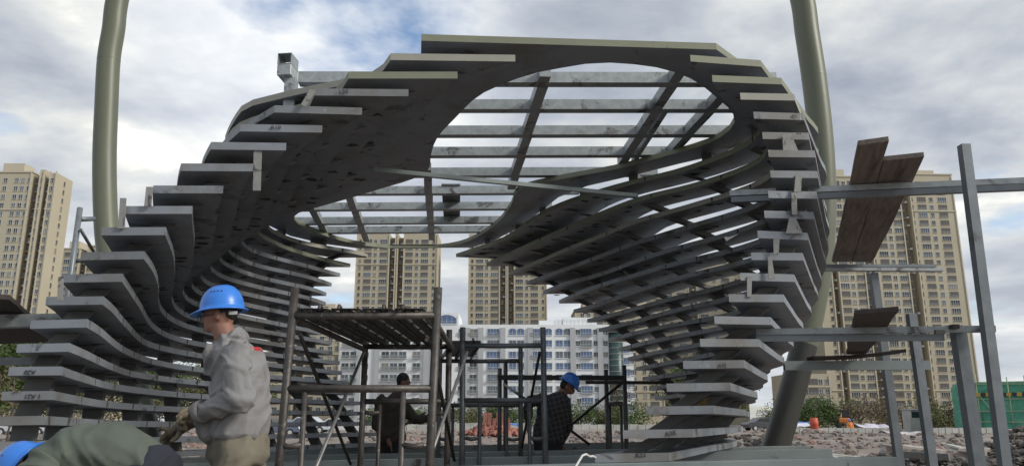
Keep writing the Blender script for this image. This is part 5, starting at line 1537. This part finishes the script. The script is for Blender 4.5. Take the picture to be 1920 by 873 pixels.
    for i in range(4):
        b0 = k1 + Vector((-.018 - .004 * i, -.036 + .023 * i, .012 - .012 * i)); b1 = b0 + Vector((-.022, -.002, -.026)); b2 = b1 + Vector((.010, .006, -.026)); b3 = b2 + Vector((.022, .008, -.004))
        GN.append([(b0, .0115), (b1, .0110), (b2, .0105), (b3, .0095)])
    GN.append([(k1 + Vector((.012, -.042, .0)), .013), (k1 + Vector((-.014, -.058, -.018)), .012), (k1 + Vector((-.030, -.056, -.040)), .011)])
    fuse('glove', GN, .0055, M['glove'], e, O, 2, fold=(.004, 50, 25, (1, 0, .5)))
    # far glove, fingers spread downward
    w0, pm = A(346, 797, -.05), A(324, 809, -.06)
    GF = [[(wrf, .034), (w0, (.034, .04, .032)), (pm, (.034, .045, .030))]]
    for i, (tu, tv, dy) in enumerate(((297, 806, -.10), (298, 833, -.09), (306, 838, -.06), (315, 836, -.03))):
        tip = A(tu, tv, dy); b0 = pm + Vector((-.014, -.04 + .024 * i, .012 - .012 * i)); m_ = b0.lerp(tip, .5) + Vector((-.008, 0, .010))
        GF.append([(b0, .0135), (m_, .0125), (tip, .0105)])
    GF.append([(w0 + Vector((0, -.04, -.01)), .014), (A(333, 819, -.12), .013), (A(322, 826, -.13), .011)])
    fuse('glove', GF, .0055, M['glove_d'], e, O, 2, fold=(.004, 50, 25, (1, 0, .5)))
    # slack cuff of the far sleeve
    return e
worker_one()
# --- the stooping worker in olive green
def worker_two():
    Y = 4.0
    A = lambda u, v, dy=0: at(u, v, Y + dy)
    O = Vector((A(290, 900).x, Y, 0))
    e = empty('person', O, 'person stooping low in olive jacket and navy trousers, blue helmet pointing down', 'person')
    hip, mid, chest, sho = A(282, 872), A(215, 848), A(150, 852), A(104, 872)
    hd = A(48, 882)
    kn = [Vector((A(296, 900).x, Y + s * .13, .48)) for s in (-1, 1)]; an = [Vector((A(283, 900).x + .03 * s, Y + s * .15, .09)) for s in (-1, 1)]
    el = [Vector((sho.x + .02, Y + s * .27, sho.z - .27)) for s in (-1, 1)]; wr = [Vector((sho.x - .1, Y + s * .2, sho.z - .52)) for s in (-1, 1)]
    B = [[(hip, (.08, .12, .09)), (mid, (.09, .11, .08)), (chest, (.09, .13, .08)), (sho, (.07, .12, .07))], [(sho, .06), (A(76, 876), .056), (hd, (.085, .075, .10))], [(hd + Vector((-.03, 0, -.09)), (.05, .055, .05))], [(hd + Vector((-.10, 0, -.05)), .013), (hd + Vector((-.085, 0, -.02)), .012)], [(hd + Vector((.0, -.076, -.02)), (.016, .010, .026))]]
    for i, s in enumerate((-1, 1)):
        shp = sho + Vector((0, s * .19, -.02))
        B += [[(shp, .055), (el[i], .045), (wr[i], .032)], [(hip + Vector((0, s * .09, -.03)), .09), (kn[i], .06), (an[i], .042)]]
        palm = wr[i] + Vector((-.02, 0, -.07))
        B.append([(wr[i], .03), (palm, (.022, .042, .045))])
        for q in range(4): B.append([(palm + Vector((0, -.03 + .02 * q, -.03)), .0105), (palm + Vector((-.012, -.03 + .02 * q, -.075)), .010), (palm + Vector((-.03, -.028 + .019 * q, -.10 - .006 * (q % 3))), .009)])
        B.append([(palm + Vector((-.01, -.04 * s, -.0)), .012), (palm + Vector((-.04, -.05 * s, -.04)), .010)])
    fuse('body', B, .011, M['skin'], e, O, 2)
    fuse('hair', [[(hd + Vector((.03, 0, .02)), (.07, .072, .08))]], .012, M['hair'], e, O, 2)
    SLV = []
    J = [[(A(268, 868), (.135, .20, .105)), (A(240, 856), (.15, .205, .135)), (mid + Vector((0, 0, .005)), (.15, .20, .150)), (A(180, 849), (.15, .21, .152)), (chest, (.15, .22, .145)), (A(118, 866), (.13, .215, .135)), (sho + Vector((-.01, 0, -.02)), (.10, .18, .11))]]
    for i, s in enumerate((-1, 1)):
        shp = sho + Vector((.04, s * .19, -.01)); SLV.append([[(shp, .098), (shp.lerp(el[i], .5), .09), (el[i], .078), (wr[i], .055)]])
    J.append([(A(84, 868), (.05, .085, .06)), (A(92, 862), (.06, .11, .07))])
    j = fuse('jacket', J, .011, M['olive'], e, O, 3, fold=(.022, 12, 4, (.8, 0, .6)))
    for q in SLV: fuse('sleeve', q, .010, M['olive'], e, O, 3, fold=(.024, 14, 5, (.3, 0, 1)))
    T = [[(A(268, 868), (.12, .175, .09)), (hip + Vector((.02, 0, -.02)), (.13, .18, .13))]]
    for i, s in enumerate((-1, 1)): T.append([(hip + Vector((.01, s * .09, -.05)), .115), (kn[i], .085), (an[i] + Vector((0, 0, .04)), .07)])
    fuse('trousers', T, .012, M['navy'], e, O, 3, fold=(.014, 12, 4, (.9, 0, -.35)))
    for q in an: fuse('boot', [[(q + Vector((.02, 0, -.02)), (.06, .05, .065)), (q + Vector((-.12, 0, -.045)), (.06, .045, .042))]], .012, M['boot'], e, O, 2)
    helmet(e, O, hd + Vector((-.012, 0, .010)), .128, .112, .128, R(0), R(-62), visor=.04, vents=True)
worker_two()
# --- the bareheaded worker behind the scaffold
def worker_three():
    Y = 11.0
    A = lambda u, v, dy=0: at(u, v, Y + dy)
    O = Vector((A(730, 900).x, Y, 0))
    e = empty('person', O, 'person with dark hair and a brown jacket reaching right behind the near scaffold', 'person')
    hd = A(757, 714)
    ch, wa, hip = A(735, 762), A(732, 800), A(734, 845)
    shn, shf = A(716, 750, -.12), A(752, 752, .14)
    el, wr = A(706, 796, -.2), A(727, 822, -.2)
    elf, wrf = A(778, 786, .05), A(805, 784, .0)
    kn = [Vector((hip.x + .02, Y + s * .12, .5)) for s in (-1, 1)]; an = [Vector((hip.x, Y + s * .14, .09)) for s in (-1, 1)]
    B = [[(hd, (.088, .08, .112))], [(hd + Vector((.03, 0, -.07)), (.05, .055, .045))], [(hd + Vector((.092, 0, -.02)), .014)], [(hd + Vector((-.005, -.08, -.02)), (.02, .012, .03))], [(hd + Vector((-.02, 0, -.06)), .058), (A(745, 742), .066)], [(ch, (.14, .18, .12)), (wa, (.12, .16, .12)), (hip, (.13, .16, .12))], [(shn, .055), (el, .043), (wr, .032)], [(shf, .055), (elf, .043), (wrf, .032)]]
    for i in (0, 1): B.append([(hip + Vector((0, (-.09, .09)[i], -.04)), .09), (kn[i], .06), (an[i], .042)])
    for w_, dr in ((wr, Vector((.03, 0, -.07))), (wrf, Vector((.07, 0, -.01)))):
        pm = w_ + dr; dn = dr.normalized(); B.append([(w_, .03), (pm, (.035, .035, .035))])
        for q in range(4): B.append([(pm + Vector((0, -.03 + .02 * q, 0)), .0105), (pm + dn * .05 + Vector((0, -.03 + .02 * q, -.006)), .010), (pm + dn * (.075 + .008 * (q % 2)) + Vector((0, -.028 + .019 * q, -.024)), .009)])
        B.append([(pm + Vector((0, -.035, .01)), .012), (pm + dn * .03 + Vector((0, -.055, .02)), .010)])
    fuse('body', B, .012, M['skin'], e, O, 2)
    fuse('hair', [[(hd + Vector((-.012, 0, .022)), (.094, .088, .103))], [(hd + Vector((-.055, 0, -.04)), (.04, .07, .05))]], .012, M['hair'], e, O, 2)
    J = [[(A(744, 742), (.11, .15, .05)), (A(735, 757), (.19, .23, .10)), (ch, (.205, .235, .13)), (wa, (.20, .22, .14)), (A(734, 822), (.205, .22, .10))], [(shn + Vector((-.01, 0, 0)), .088), (el, .078), (wr + Vector((-.02, 0, .03)), .055)], [(shf, .085), (elf, .075), (wrf, .055)], [(A(744, 736), (.07, .08, .03))]]
    fuse('jacket', J, .014, M['brown'], e, O, 3, fold=(.022, 12, 4, (.7, 0, -.7)))
    T = [[(A(734, 822), (.17, .18, .09)), (hip, (.17, .18, .11))]]
    for i in (0, 1): T.append([(hip + Vector((0, (-.09, .09)[i], -.04)), .105), (kn[i], .08), (an[i] + Vector((0, 0, .05)), .068)])
    fuse('trousers', T, .014, M['blackc'], e, O, 3, fold=(.014, 12, 4, (.9, 0, -.35)))
    for q in an: fuse('boot', [[(q + Vector((-.02, 0, -.02)), (.06, .05, .065)), (q + Vector((.12, 0, -.045)), (.06, .045, .042))]], .012, M['boot'], e, O, 2)
worker_three()
# --- the worker in the dark plaid shirt
def worker_four():
    Y = 10.3
    A = lambda u, v, dy=0: at(u, v, Y + dy)
    O = Vector((A(1028, 900).x, Y, 0))
    e = empty('person', O, 'person in dark plaid shirt and blue helmet bending forward beside the second scaffold', 'person')
    hd = A(1064, 722)
    ch, wa, hip = A(1038, 762), A(1030, 800), A(1028, 848)
    shn, shf = A(1018, 748, -.16), A(1058, 752, .16)
    el, wr = A(992, 752, -.22), A(990, 786, -.16)
    elf, wrf = A(1066, 800, .2), A(1052, 828, .15)
    kn = [Vector((hip.x + .05, Y + s * .12, .5)) for s in (-1, 1)]; an = [Vector((hip.x - .02, Y + s * .14, .09)) for s in (-1, 1)]
    B = [[(hd, (.086, .08, .105))], [(hd + Vector((.045, 0, -.075)), (.05, .055, .04))], [(hd + Vector((.088, 0, -.055)), .014)], [(hd + Vector((-.02, -.078, -.03)), (.018, .011, .028))], [(hd + Vector((-.03, 0, -.04)), .06), (A(1050, 744), .07)], [(ch, (.14, .18, .12)), (wa, (.12, .16, .12)), (hip, (.13, .16, .12))], [(shn, .055), (el, .043), (wr, .032)], [(shf, .055), (elf, .043), (wrf, .032)]]
    for i in (0, 1): B.append([(hip + Vector((0, (-.09, .09)[i], -.04)), .09), (kn[i], .06), (an[i], .042)])
    for w_, dr in ((wr, Vector((-.01, 0, -.075))), (wrf, Vector((.02, 0, -.075)))):
        pm = w_ + dr; dn = dr.normalized(); B.append([(w_, .03), (pm, (.033, .036, .04))])
        for q in range(4): B.append([(pm + Vector((0, -.03 + .02 * q, -.02)), .0105), (pm + dn * .06 + Vector((.004, -.03 + .02 * q, 0)), .010), (pm + dn * (.085 + .008 * (q % 2)) + Vector((.02, -.028 + .019 * q, 0)), .009)])
        B.append([(pm + Vector((.03, -.01, 0)), .012), (pm + dn * .04 + Vector((.05, -.02, 0)), .010)])
    fuse('body', B, .012, M['skin'], e, O, 2)
    fuse('hair', [[(hd + Vector((-.025, 0, .0)), (.078, .084, .085))]], .012, M['hair'], e, O, 2)
    J = [[(A(1050, 741), (.10, .13, .06)), (A(1040, 750), (.185, .22, .09)), (ch, (.225, .235, .13)), (A(1036, 782), (.22, .23, .12)), (wa, (.215, .215, .12)), (A(1027, 822), (.21, .21, .10))], [(shn, .085), (el, .072), (wr + Vector((0, 0, .02)), .055)], [(shf, .085), (elf, .07), (wrf, .052)], [(A(1052, 738), (.075, .085, .035))]]
    fuse('shirt', J, .014, M['plaid'], e, O, 3, fold=(.018, 12, 4, (.7, 0, .7)))
    T = [[(A(1027, 822), (.19, .19, .09)), (hip, (.19, .19, .11))]]
    for i in (0, 1): T.append([(hip + Vector((0, (-.09, .09)[i], -.04)), .105), (kn[i], .08), (an[i] + Vector((0, 0, .05)), .068)])
    fuse('trousers', T, .014, M['blackc'], e, O, 3, fold=(.014, 12, 4, (.9, 0, -.35)))
    for q in an: fuse('boot', [[(q + Vector((-.02, 0, -.02)), (.06, .05, .065)), (q + Vector((.12, 0, -.045)), (.06, .045, .042))]], .012, M['boot'], e, O, 2)
    helmet(e, O, A(1068, 717), .125, .112, .128, math.pi, R(-32), visor=.04, vents=False)
worker_four()
# --- the tiny worker in orange beside the digger
def worker_five():
    Y = 76
    p = at(1594, 800, Y); b = at(1594, 806, Y).z - .75
    O = Vector((p.x, Y, b))
    e = empty('person', O, 'tiny person in orange workwear standing in front of the digger', 'person')
    q = lambda x, y, z: O + Vector((x, y, z))
    B = [[(q(0, 0, 1.62), (.085, .085, .11))], [(q(0, 0, 1.5), .06), (q(0, 0, 1.25), (.17, .11, .12)), (q(0, 0, .95), (.15, .11, .1))], [(q(-.2, 0, 1.4), .05), (q(-.27, 0, 1.1), .045), (q(-.25, -.1, .85), .04)], [(q(.2, 0, 1.4), .05), (q(.28, 0, 1.1), .045), (q(.25, -.12, .87), .04)], [(q(-.09, 0, .92), .09), (q(-.1, 0, .5), .065), (q(-.1, 0, .08), .05), (q(-.1, -.12, .04), .04)], [(q(.09, 0, .92), .09), (q(.12, 0, .5), .065), (q(.13, 0, .08), .05), (q(.13, -.12, .04), .04)]]
    fuse('body', B, .025, M['skin'], e, O, 2)
    C = [[(q(0, 0, 1.45), (.16, .11, .06)), (q(0, 0, 1.25), (.22, .15, .13)), (q(0, 0, .9), (.2, .14, .1))], [(q(-.2, 0, 1.4), .085), (q(-.27, 0, 1.1), .075), (q(-.25, -.08, .9), .065)], [(q(.2, 0, 1.4), .085), (q(.28, 0, 1.1), .075), (q(.25, -.1, .92), .065)], [(q(-.09, 0, .92), .115), (q(-.1, 0, .5), .095), (q(-.1, 0, .14), .08)], [(q(.09, 0, .92), .115), (q(.12, 0, .5), .095), (q(.13, 0, .14), .08)]]
    fuse('coverall', C, .025, M['orange'], e, O, 2)
    helmet(e, O, q(0, 0, 1.66), .13, .12, .13, 0, 0, vents=False)
worker_five()
